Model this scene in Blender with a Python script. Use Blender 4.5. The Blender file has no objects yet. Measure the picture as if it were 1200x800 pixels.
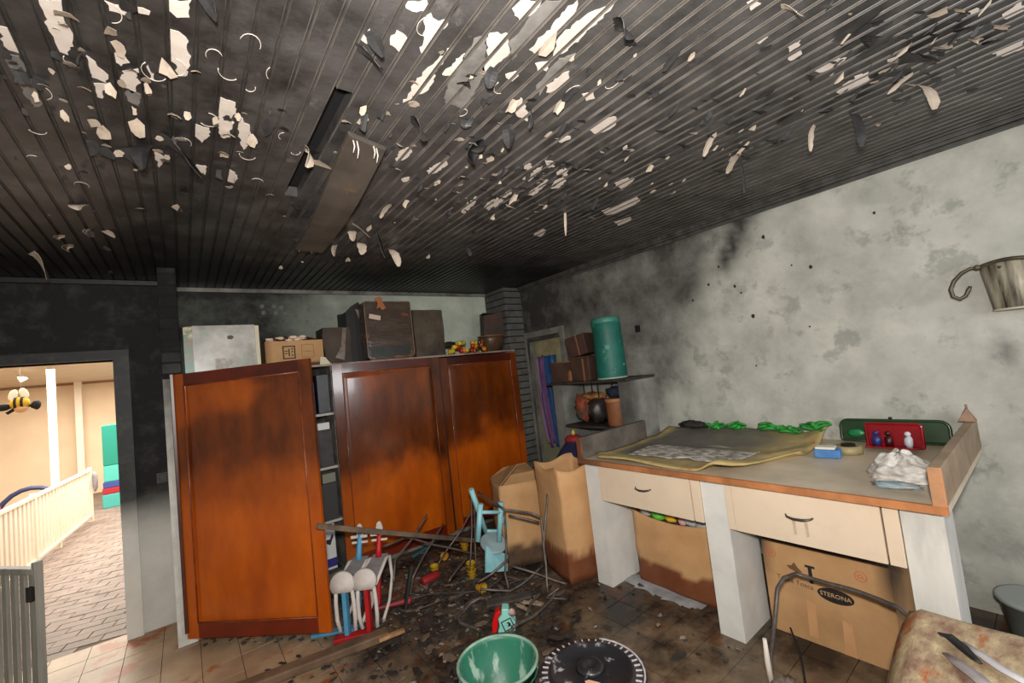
import bpy, bmesh, math, random
from mathutils import Vector, Matrix, noise
C = bpy.context.scene
COL = C.collection
R = math.radians
rnd = random.Random(7)

# ---------------------------------------------------------------- camera
cd = bpy.data.cameras.new('camera'); cam = bpy.data.objects.new('camera', cd); COL.objects.link(cam)
cd.sensor_width = 36; cd.lens = 15.0; cd.clip_start = 0.05
def cam_matrix(yaw, pitch, roll):
    a, b, c = R(yaw), R(pitch), R(roll)
    f = Vector((math.sin(a), math.cos(a), 0)); r = Vector((math.cos(a), -math.sin(a), 0)); u = Vector((0, 0, 1))
    f2 = f*math.cos(b) + u*math.sin(b); u2 = u*math.cos(b) - f*math.sin(b)
    r3 = r*math.cos(c) + u2*math.sin(c); u3 = u2*math.cos(c) - r*math.sin(c)
    return Matrix((r3, u3, -f2)).transposed().to_4x4()
cam.matrix_world = Matrix.Translation((0, 0, 1.6)) @ cam_matrix(37.957, 3.673, -6.462)
C.camera = cam

# ---------------------------------------------------------------- world, lights, exposure
C.view_settings.view_transform = 'Standard'; C.view_settings.look = 'None'
C.view_settings.exposure = 0.0; C.view_settings.gamma = 1.0; C.view_settings.use_curve_mapping = False
w = bpy.data.worlds.new('world'); C.world = w; w.use_nodes = True
w.node_tree.nodes['Background'].inputs[0].default_value = (0.75, 0.85, 1.0, 1)
w.node_tree.nodes['Background'].inputs[1].default_value = 1.0
def area(name, loc, target, sx, sy, watt, col):
    l = bpy.data.lights.new(name, 'AREA'); l.shape = 'RECTANGLE'; l.size = sx; l.size_y = sy; l.energy = watt; l.color = col
    o = bpy.data.objects.new(name, l); COL.objects.link(o); o.location = loc
    o.rotation_euler = (Vector(target)-Vector(loc)).to_track_quat('-Z', 'Y').to_euler()
    return o
# the photographer's flash, a hand's breadth above the lens, and the daylight of the windows behind
area('camera_flash', (-0.02, -0.05, 1.78), (1.7, 2.2, 1.75), 0.12, 0.12, 92, (1.0, 0.955, 0.885))
area('window_daylight', (2.35, -1.32, 1.75), (1.3, 3.0, 1.3), 0.6, 0.45, 20, (0.97, 0.98, 1.0))
area('window_daylight', (0.3, -1.32, 1.75), (1.3, 3.0, 1.3), 1.2, 0.9, 14, (0.97, 0.98, 1.0))
# warm area lights under the ceiling of the hall beyond the doorway
area('hall_light', (-1.2, 8.6, 2.27), (-1.2, 8.6, 0), 2.4, 5.0, 400, (1.0, 0.93, 0.82))
area('hall_light', (-1.0, 5.4, 2.27), (-1.0, 5.0, 0), 1.6, 1.2, 12, (1.0, 0.93, 0.82))

# ---------------------------------------------------------------- materials
MATS = {}
def srgb(c):
    return tuple(((v/255.0)/12.92 if v/255.0 <= 0.04045 else ((v/255.0+0.055)/1.055)**2.4) for v in c[:3]) + (1.0,)
def mat(name, col, rough=0.7, col2=None, scale=6.0, detail=5.0, bump=0.0, bscale=None, metal=0.0, coat=0.0,
        soot=None, samp=0.5, sscale=5.0, rust=None, rthr=0.55, rscale=3.0, stretch=(1, 1, 1), world=False, emit=0.0, contrast=1.0, alpha=1.0, trans=0.0, srough=None):
    if name in MATS: return MATS[name]
    m = bpy.data.materials.new(name); m.use_nodes = True; nt = m.node_tree; N = nt.nodes; L = nt.links
    b = N['Principled BSDF']; b.inputs['Roughness'].default_value = rough; b.inputs['Metallic'].default_value = metal
    b.inputs['Coat Weight'].default_value = coat; b.inputs['Coat Roughness'].default_value = 0.08
    if world:
        g = N.new('ShaderNodeNewGeometry'); src = g.outputs['Position']
    else:
        g = N.new('ShaderNodeTexCoord'); src = g.outputs['Object']
    mp = N.new('ShaderNodeMapping'); mp.inputs['Scale'].default_value = stretch; L.new(src, mp.inputs['Vector'])
    def nz(s, d=detail, ro=0.6):
        n = N.new('ShaderNodeTexNoise'); n.inputs['Scale'].default_value = s; n.inputs['Detail'].default_value = d; n.inputs['Roughness'].default_value = ro
        L.new(mp.outputs[0], n.inputs['Vector']); return n.outputs['Fac']
    def ramp(f, lo, hi):
        r = N.new('ShaderNodeMapRange'); r.inputs['From Min'].default_value = lo; r.inputs['From Max'].default_value = hi; L.new(f, r.inputs['Value']); return r.outputs[0]
    def mix(f, a, c):
        x = N.new('ShaderNodeMix'); x.data_type = 'RGBA'
        if isinstance(f, float): x.inputs[0].default_value = f
        else: L.new(f, x.inputs[0])
        for v, i in ((a, 6), (c, 7)):
            if isinstance(v, tuple): x.inputs[i].default_value = v
            else: L.new(v, x.inputs[i])
        return x.outputs[2]
    cur = srgb(col)
    if col2 is not None:
        cur = mix(ramp(nz(scale), 0.5-0.22/contrast, 0.5+0.22/contrast), srgb(col), srgb(col2))
    if rust is not None:
        cur = mix(ramp(nz(rscale, 8, 0.65), rthr, rthr+0.08), cur, srgb(rust))
    if soot is not None:
        at = N.new('ShaderNodeAttribute'); at.attribute_name = 'soot'
        ma = N.new('ShaderNodeMath'); ma.operation = 'MULTIPLY_ADD'; ma.inputs[1].default_value = samp
        sb = N.new('ShaderNodeMath'); sb.operation = 'SUBTRACT'; sb.inputs[1].default_value = 0.5
        L.new(nz(sscale, 8, 0.7), sb.inputs[0]); L.new(sb.outputs[0], ma.inputs[0]); L.new(at.outputs['Fac'], ma.inputs[2])
        # the noise only plays where there is some soot
        cl = N.new('ShaderNodeClamp'); L.new(ma.outputs[0], cl.inputs[0])
        cur = mix(cl.outputs[0], cur, srgb(soot))
        if srough is not None:
            rr = N.new('ShaderNodeMapRange'); rr.inputs['To Min'].default_value = rough; rr.inputs['To Max'].default_value = srough
            L.new(cl.outputs[0], rr.inputs['Value']); L.new(rr.outputs[0], b.inputs['Roughness'])
    if isinstance(cur, tuple): b.inputs['Base Color'].default_value = cur
    else: L.new(cur, b.inputs['Base Color'])
    if bump:
        bp = N.new('ShaderNodeBump'); bp.inputs['Strength'].default_value = 1.0; bp.inputs['Distance'].default_value = bump
        L.new(nz(bscale or scale*3), bp.inputs['Height']); L.new(bp.outputs[0], b.inputs['Normal'])
    if emit:
        b.inputs['Emission Color'].default_value = srgb(col); b.inputs['Emission Strength'].default_value = emit
    if trans: b.inputs['Transmission Weight'].default_value = trans
    MATS[name] = m; return m

# ---------------------------------------------------------------- mesh helpers
class MB:
    def __init__(s): s.v = []; s.f = []; s.m = []; s.sm = []
    def add(s, vs, fs, mi=0, smooth=False, M=None):
        o = len(s.v)
        for p in vs:
            p = Vector(p); s.v.append(tuple(M @ p) if M else tuple(p))
        for q in fs: s.f.append([i+o for i in q]); s.m.append(mi); s.sm.append(smooth)
        return s
    def box(s, x0, x1, y0, y1, z0, z1, mi=0, M=None):
        return s.add([(x, y, z) for z in (z0, z1) for y in (y0, y1) for x in (x0, x1)],
                     [(0, 2, 3, 1), (4, 5, 7, 6), (0, 1, 5, 4), (2, 6, 7, 3), (0, 4, 6, 2), (1, 3, 7, 5)], mi, False, M)
    def tube(s, pts, r, n=8, mi=0, cap=True):
        pts = [Vector(p) for p in pts]; rs = r if isinstance(r, (list, tuple)) else [r]*len(pts)
        o = len(s.v); prev = None
        for i, p in enumerate(pts):
            d = (pts[min(i+1, len(pts)-1)] - pts[max(i-1, 0)]).normalized()
            if prev is None:
                u = d.orthogonal().normalized()
            else:
                u = (prev - d*prev.dot(d)); u = u.normalized() if u.length > 1e-6 else d.orthogonal().normalized()
            prev = u; v = d.cross(u)
            for k in range(n):
                a = 2*math.pi*k/n; s.v.append(tuple(p + (u*math.cos(a)+v*math.sin(a))*rs[i]))
        for i in range(len(pts)-1):
            for k in range(n):
                s.f.append([o+i*n+k, o+i*n+(k+1) % n, o+(i+1)*n+(k+1) % n, o+(i+1)*n+k]); s.m.append(mi); s.sm.append(True)
        if cap:
            s.f.append([o+k for k in range(n)][::-1]); s.m.append(mi); s.sm.append(False)
            s.f.append([o+(len(pts)-1)*n+k for k in range(n)]); s.m.append(mi); s.sm.append(False)
        return s
    def lathe(s, prof, n=24, mi=0, M=None, wob=0.0, smooth=True):
        o = len(s.v)
        for (r, z) in prof:
            for k in range(n):
                a = 2*math.pi*k/n; rr = r*(1+wob*math.sin(3*a+1)+wob*0.5*math.sin(5*a))
                p = Vector((rr*math.cos(a), rr*math.sin(a), z)); s.v.append(tuple(M @ p) if M else tuple(p))
        for i in range(len(prof)-1):
            for k in range(n):
                s.f.append([o+i*n+k, o+i*n+(k+1) % n, o+(i+1)*n+(k+1) % n, o+(i+1)*n+k]); s.m.append(mi); s.sm.append(smooth)
        for i, rev in ((0, True), (len(prof)-1, False)):
            if prof[i][0] > 1e-6:
                q = [o+i*n+k for k in range(n)]; s.f.append(q[::-1] if rev else q); s.m.append(mi); s.sm.append(False)
        return s
    def prism(s, poly, z0, z1, mi=0, M=None):
        n = len(poly)
        ar = sum(poly[i][0]*poly[(i+1) % n][1]-poly[(i+1) % n][0]*poly[i][1] for i in range(n))
        if ar < 0: poly = poly[::-1]
        vs = [(x, y, z0) for x, y in poly]+[(x, y, z1) for x, y in poly]
        fs = [list(range(n))[::-1], list(range(n, 2*n))]+[(i, (i+1) % n, n+(i+1) % n, n+i) for i in range(n)]
        return s.add(vs, fs, mi, False, M)
    def blob(s, c, r, n=2, amp=0.25, freq=3.0, seed=0, mi=0):
        bm = bmesh.new(); bmesh.ops.create_icosphere(bm, subdivisions=n, radius=1.0)
        vs = []
        for v in bm.verts:
            k = 1+amp*noise.noise(v.co*freq+Vector((seed*3.1, seed*1.7, 0)))
            vs.append((c[0]+v.co.x*r[0]*k, c[1]+v.co.y*r[1]*k, c[2]+v.co.z*r[2]*k))
        fs = [[v.index for v in f.verts] for f in bm.faces]; bm.free()
        return s.add(vs, fs, mi, True)
def ob(name, mb, mats, parent=None, bevel=0.0, loc=None, soot=None, mesh=None, solid=0.0, subsurf=0, label=None, kind=None, smooth=None):
    if mesh is None:
        me = bpy.data.meshes.new(name); me.from_pydata(mb.v, [], mb.f)
        for m in (mats if isinstance(mats, (list, tuple)) else [mats]): me.materials.append(m)
        me.polygons.foreach_set('material_index', mb.m); me.polygons.foreach_set('use_smooth', mb.sm)
        me.update()
        if soot:
            a = me.attributes.new('soot', 'FLOAT', 'POINT')
            a.data.foreach_set('value', [soot(v.co) for v in me.vertices])
    else: me = mesh
    o = bpy.data.objects.new(name, me); COL.objects.link(o)
    if parent: o.parent = parent
    if loc: o.location = loc
    if solid:
        md = o.modifiers.new('solid', 'SOLIDIFY'); md.thickness = solid; md.offset = 0
    if subsurf:
        md = o.modifiers.new('sub', 'SUBSURF'); md.levels = subsurf; md.render_levels = subsurf
    if bevel:
        md = o.modifiers.new('bevel', 'BEVEL'); md.width = bevel; md.segments = 2; md.limit_method = 'ANGLE'; md.angle_limit = R(40)
    if label: o['label'] = label
    if kind: o['kind'] = kind
    return o
def tag(o, label, cat, group=None):
    o['label'] = label; o['category'] = cat
    if group: o['group'] = group
    return o
def thing(name, label, cat, loc=(0, 0, 0), rz=0.0, group=None, rot=None):
    o = bpy.data.objects.new(name, None); COL.objects.link(o); o.empty_display_size = 0.1
    o.location = loc; o.rotation_euler = rot if rot else (0, 0, rz)
    return tag(o, label, cat, group)
def struct(o): o['kind'] = 'structure'; return o
def emp(name, loc=(0, 0, 0)):
    o = bpy.data.objects.new(name, None); COL.objects.link(o); o.location = loc; o.empty_display_size = 0.1; return o
def grid(x0, x1, nx, y0, y1, ny, fn):
    m = MB(); vs = []
    for j in range(ny+1):
        for i in range(nx+1): vs.append(fn(x0+(x1-x0)*i/nx, y0+(y1-y0)*j/ny))
    fs = [(j*(nx+1)+i, j*(nx+1)+i+1, (j+1)*(nx+1)+i+1, (j+1)*(nx+1)+i) for j in range(ny) for i in range(nx)]
    return m.add(vs, fs, 0, True)
def ss(a, b, x):
    t = max(0.0, min(1.0, (x-a)/(b-a))); return t*t*(3-2*t)
def fbm(x, y, z=0.0, f=1.0):
    return noise.fractal(Vector((x*f, y*f, z*f)), 1.0, 2.0, 4)
def text(name, s, size, M, m, parent, ext=0.0006):
    cu = bpy.data.curves.new(name, 'FONT'); cu.body = s; cu.size = size; cu.extrude = ext; cu.align_x = 'CENTER'; cu.align_y = 'CENTER'; cu.resolution_u = 2
    t = bpy.data.objects.new(name, cu); COL.objects.link(t)
    bpy.context.view_layer.update()
    me = bpy.data.meshes.new_from_object(t); bpy.data.objects.remove(t)
    me.materials.clear(); me.materials.append(m); me.transform(M)
    o = bpy.data.objects.new(name, me); COL.objects.link(o); o.parent = parent; return o
def frame_M(o, x, y):          # local axes: x -> x, y -> y, z = normal
    x = Vector(x).normalized(); y = Vector(y).normalized(); z = x.cross(y)
    return Matrix.Translation(o) @ Matrix((x, y, z)).transposed().to_4x4()
PATCH_WHITE=[[(-0.225,1.388),(-0.183,1.364),(-0.187,1.518),(-0.203,1.577),(-0.219,1.572),(-0.226,1.476)],[(0.019,1.244),(0.065,1.217),(0.062,1.278),(0.036,1.294),(0.017,1.274)],[(0.022,1.346),(0.040,1.345),(0.061,1.371),(0.063,1.451),(0.058,1.527),(0.039,1.542),(0.032,1.488),(0.014,1.471)],[(-0.170,1.551),(-0.149,1.577),(-0.129,1.646),(-0.136,1.671),(-0.168,1.659)],[(-0.169,1.690),(-0.138,1.677),(-0.155,1.764),(-0.169,1.761)],[(-0.094,1.590),(-0.056,1.557),(-0.061,1.635),(-0.079,1.695),(-0.099,1.652)],[(0.143,1.596),(0.189,1.607),(0.195,1.646),(0.184,1.731),(0.191,1.826),(0.171,1.862),(0.155,1.806)],[(0.206,1.685),(0.245,1.736),(0.253,1.863),(0.241,1.918),(0.208,1.767)],[(0.074,1.793),(0.124,1.809),(0.124,1.872),(0.104,1.928),(0.082,1.880)],[(-0.316,1.528),(-0.299,1.527),(-0.301,1.625),(-0.322,1.623),(-0.328,1.582)],[(-0.103,1.317),(-0.063,1.316),(-0.066,1.346),(-0.097,1.347)],[(-0.043,1.304),(-0.017,1.303),(-0.020,1.317),(-0.040,1.322)],[(-0.032,1.527),(-0.020,1.529),(-0.019,1.600),(-0.031,1.593)],[(-0.047,2.049),(-0.000,2.114),(-0.030,2.206)],[(0.080,2.123),(0.124,2.119),(0.124,2.212),(0.099,2.180)],[(0.201,2.100),(0.240,2.161),(0.242,2.263),(0.200,2.224)],[(-0.113,1.534),(-0.090,1.499),(-0.073,1.539),(-0.094,1.566)],[(0.514,0.959),(0.564,0.923),(0.582,0.950),(0.556,0.971),(0.527,0.973)],[(0.574,0.971),(0.592,0.954),(0.623,0.969),(0.642,0.948),(0.650,0.978),(0.637,1.044),(0.639,1.106),(0.628,1.096),(0.603,1.015)],[(0.450,1.132),(0.467,1.087),(0.480,1.104),(0.486,1.144),(0.474,1.144)],[(0.529,1.094),(0.534,1.055),(0.566,1.062),(0.585,1.112),(0.574,1.130),(0.538,1.115)],[(0.699,1.036),(0.710,1.099),(0.702,1.130),(0.718,1.186),(0.728,1.244),(0.707,1.282),(0.679,1.350),(0.676,1.298),(0.673,1.177),(0.687,1.113)],[(0.751,1.035),(0.769,1.080),(0.774,1.146),(0.733,1.154),(0.740,1.096)],[(0.768,0.932),(0.828,0.905),(0.876,0.977),(0.866,1.035),(0.857,1.082),(0.829,1.060),(0.821,1.008),(0.781,0.969)],[(0.921,1.051),(0.944,1.019),(0.965,1.032),(0.963,1.067)],[(0.922,0.712),(0.943,0.739),(0.950,0.780),(0.950,0.874),(0.955,0.929),(0.921,0.923),(0.915,0.874),(0.927,0.829),(0.913,0.767)],[(1.019,0.655),(1.032,0.687),(1.030,0.734),(1.033,0.807),(1.029,0.879),(1.007,0.904),(0.974,0.860),(0.973,0.785),(0.983,0.726),(1.007,0.688)],[(0.978,0.960),(1.013,0.923),(1.020,0.910),(1.036,0.969),(1.007,0.981)],[(0.779,0.828),(0.783,0.794),(0.834,0.764),(0.841,0.809),(0.828,0.851)],[(1.087,1.026),(1.095,0.946),(1.108,0.930),(1.137,0.958),(1.146,1.020),(1.113,1.054)],[(1.052,1.183),(1.046,1.123),(1.123,1.176),(1.168,1.230),(1.101,1.219)],[(1.243,0.996),(1.271,0.965),(1.309,0.990),(1.290,1.017)],[(1.449,1.158),(1.456,1.105),(1.450,1.053),(1.491,1.032),(1.533,1.066),(1.534,1.124),(1.519,1.161)],[(1.368,1.274),(1.414,1.228),(1.435,1.249),(1.419,1.288)],[(1.734,1.186),(1.734,1.160),(1.803,1.197),(1.800,1.226)],[(2.023,1.471),(2.055,1.364),(2.114,1.407),(2.156,1.526)],[(2.310,1.812),(2.340,1.691),(2.331,1.548),(2.423,1.582),(2.457,1.675),(2.457,1.806),(2.409,1.857)],[(1.487,1.659),(1.479,1.558),(1.487,1.494),(1.515,1.531),(1.535,1.660)],[(1.634,1.809),(1.624,1.690),(1.615,1.603),(1.655,1.654),(1.686,1.800)],[(1.710,1.678),(1.671,1.601),(1.679,1.542),(1.731,1.575),(1.758,1.657),(1.723,1.684)],[(1.460,1.450),(1.514,1.434),(1.563,1.499),(1.521,1.499)],[(1.607,1.520),(1.601,1.462),(1.654,1.478),(1.689,1.526),(1.649,1.544)],[(1.409,1.549),(1.405,1.503),(1.444,1.524),(1.450,1.571)],[(1.508,2.062),(1.481,1.949),(1.510,1.860),(1.498,1.780),(1.542,1.822),(1.554,1.920),(1.580,2.092)],[(1.410,2.172),(1.375,2.045),(1.375,1.941),(1.414,2.003),(1.450,2.187)],[(0.985,1.780),(0.995,1.711),(1.023,1.653),(1.046,1.678),(1.038,1.776),(1.016,1.815)],[(0.807,1.736),(0.802,1.657),(0.824,1.616),(0.848,1.643),(0.848,1.717),(0.823,1.755)],[(0.910,1.912),(0.937,1.870),(0.948,1.916),(0.929,1.935)],[(2.595,1.932),(2.635,1.808),(2.703,1.874),(2.696,1.973)],[(2.173,2.372),(2.145,2.242),(2.211,2.258),(2.263,2.385)],[(1.709,0.465),(1.717,0.426),(1.741,0.434),(1.748,0.471)],[(1.771,0.481),(1.771,0.444),(1.803,0.449),(1.806,0.486)],[(2.226,0.461),(2.164,0.388),(2.184,0.344),(2.250,0.353),(2.275,0.386),(2.268,0.457)],[(1.965,0.459),(1.951,0.400),(1.987,0.366),(2.014,0.391),(1.994,0.453)],[(2.240,0.000),(2.201,-0.049),(2.287,-0.046),(2.290,-0.008)],[(2.521,0.042),(2.510,-0.039),(2.606,-0.036),(2.600,0.018)],[(2.105,0.075),(2.108,0.047),(2.134,0.047),(2.131,0.068)],[(1.587,0.513),(1.578,0.488),(1.592,0.480),(1.600,0.510)],[(2.162,0.283),(2.181,0.233),(2.222,0.249),(2.207,0.279)],[(1.376,0.455),(1.380,0.432),(1.420,0.432),(1.419,0.461)]]
PATCH_GREY=[[(0.743,0.972),(0.768,0.932),(0.857,1.082),(0.900,1.280),(0.812,1.280),(0.775,1.194)],[(-0.334,1.644),(-0.307,1.639),(-0.305,1.876),(-0.328,1.903),(-0.338,1.772)],[(-0.091,1.669),(-0.058,1.689),(-0.067,1.762),(-0.093,1.745)],[(1.054,1.044),(1.033,0.903),(1.067,0.858),(1.095,0.946),(1.087,1.026),(1.103,1.082)],[(0.845,0.758),(0.882,0.736),(0.891,0.888),(0.900,0.985),(0.844,0.934)]]
STRIPS=[((2.517,0.213,2.6),(2.516,0.219,2.473),0.043,1),((2.455,0.639,2.6),(2.454,0.643,2.485),0.037,1),((2.504,0.447,2.6),(2.501,0.463,2.429),0.039,0),((2.044,0.926,2.6),(2.031,0.953,2.513),0.049,1),((2.372,0.966,2.6),(2.358,0.999,2.513),0.059,1),((2.392,0.917,2.6),(2.385,0.936,2.383),0.027,0),((1.3,2.962,2.6),(1.316,2.955,2.456),0.057,1),((1.024,2.529,2.6),(1.044,2.521,2.38),0.054,0),((-0.604,3.659,2.6),(-0.602,3.659,2.443),0.082,1),((2.09,1.945,2.6),(2.082,1.954,2.449),0.017,1),((1.823,2.763,2.6),(1.832,2.757,2.517),0.034,0),((0.483,1.157,2.6),(0.518,1.141,2.535),0.036,0),((0.494,1.114,2.6),(0.509,1.107,2.546),0.04,0),((0.109,1.197,2.6),(0.115,1.196,2.552),0.043,0),((-0.084,2.123,2.6),(-0.069,2.123,2.54),0.074,0),((0.795,1.408,2.6),(0.776,1.418,2.518),0.066,0),((0.867,1.076,2.6),(0.865,1.078,2.549),0.04,0),((1.147,1.152,2.6),(1.121,1.176,2.529),0.027,0),((1.142,1.312,2.6),(1.132,1.32,2.523),0.05,0),((1.051,1.452,2.6),(1.065,1.442,2.548),0.081,0),((1.043,1.494,2.6),(1.06,1.482,2.512),0.09,0),((0.937,1.348,2.6),(0.937,1.348,2.572),0.048,0),((1.109,0.67,2.6),(1.096,0.691,2.542),0.064,0),((-0.18,1.532,2.6),(-0.179,1.532,2.549),0.032,0),((-0.087,1.976,2.6),(-0.073,1.977,2.48),0.063,0),((0.049,1.941,2.6),(0.108,1.938,2.459),0.078,0),((0.466,2.337,2.6),(0.52,2.325,2.545),0.026,0),((0.493,1.797,2.6),(0.444,1.809,2.521),0.057,1),((0.543,1.893,2.6),(0.575,1.883,2.571),0.053,1),((0.898,2.671,2.6),(0.902,2.67,2.522),0.043,1),((1.037,2.877,2.6),(1.024,2.882,2.503),0.053,1),((0.909,2.57,2.6),(0.968,2.548,2.512),0.042,1),((0.948,2.241,2.6),(0.92,2.252,2.526),0.048,1),((0.867,2.988,2.6),(0.871,2.987,2.51),0.041,1),((-0.355,2.703,2.6),(-0.337,2.705,2.559),0.063,1),((-0.384,3.112,2.6),(-0.36,3.115,2.571),0.041,1),((-0.269,3.13,2.6),(-0.253,3.131,2.573),0.043,1),((-0.512,3.254,2.6),(-0.488,3.258,2.575),0.055,1),((-0.513,3.425,2.6),(-0.474,3.43,2.56),0.068,1),((1.493,0.382,2.6),(1.5,0.355,2.538),0.026,1),((2.379,0.271,2.6),(2.371,0.328,2.559),0.031,1),((2.209,0.183,2.6),(2.211,0.158,2.534),0.094,0),((2.222,0.108,2.6),(2.129,0.044,2.56),0.042,0),((1.821,0.329,2.6),(1.723,0.224,2.56),0.046,0),((1.913,0.328,2.6),(1.834,0.215,2.56),0.042,0),((2.014,0.326,2.6),(1.916,0.219,2.56),0.031,0),((2.425,0.062,2.6),(2.333,-0.011,2.56),0.045,0),((2.252,0.664,2.6),(2.159,0.57,2.56),0.055,0),((2.055,0.66,2.6),(1.946,0.585,2.56),0.037,0),((2.107,0.83,2.6),(2.023,0.723,2.56),0.048,0),((2.213,0.195,2.6),(2.122,0.144,2.56),0.044,0),((2.398,0.414,2.6),(2.313,0.33,2.56),0.052,0),((2.373,0.565,2.6),(2.291,0.468,2.56),0.047,0)]
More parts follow.
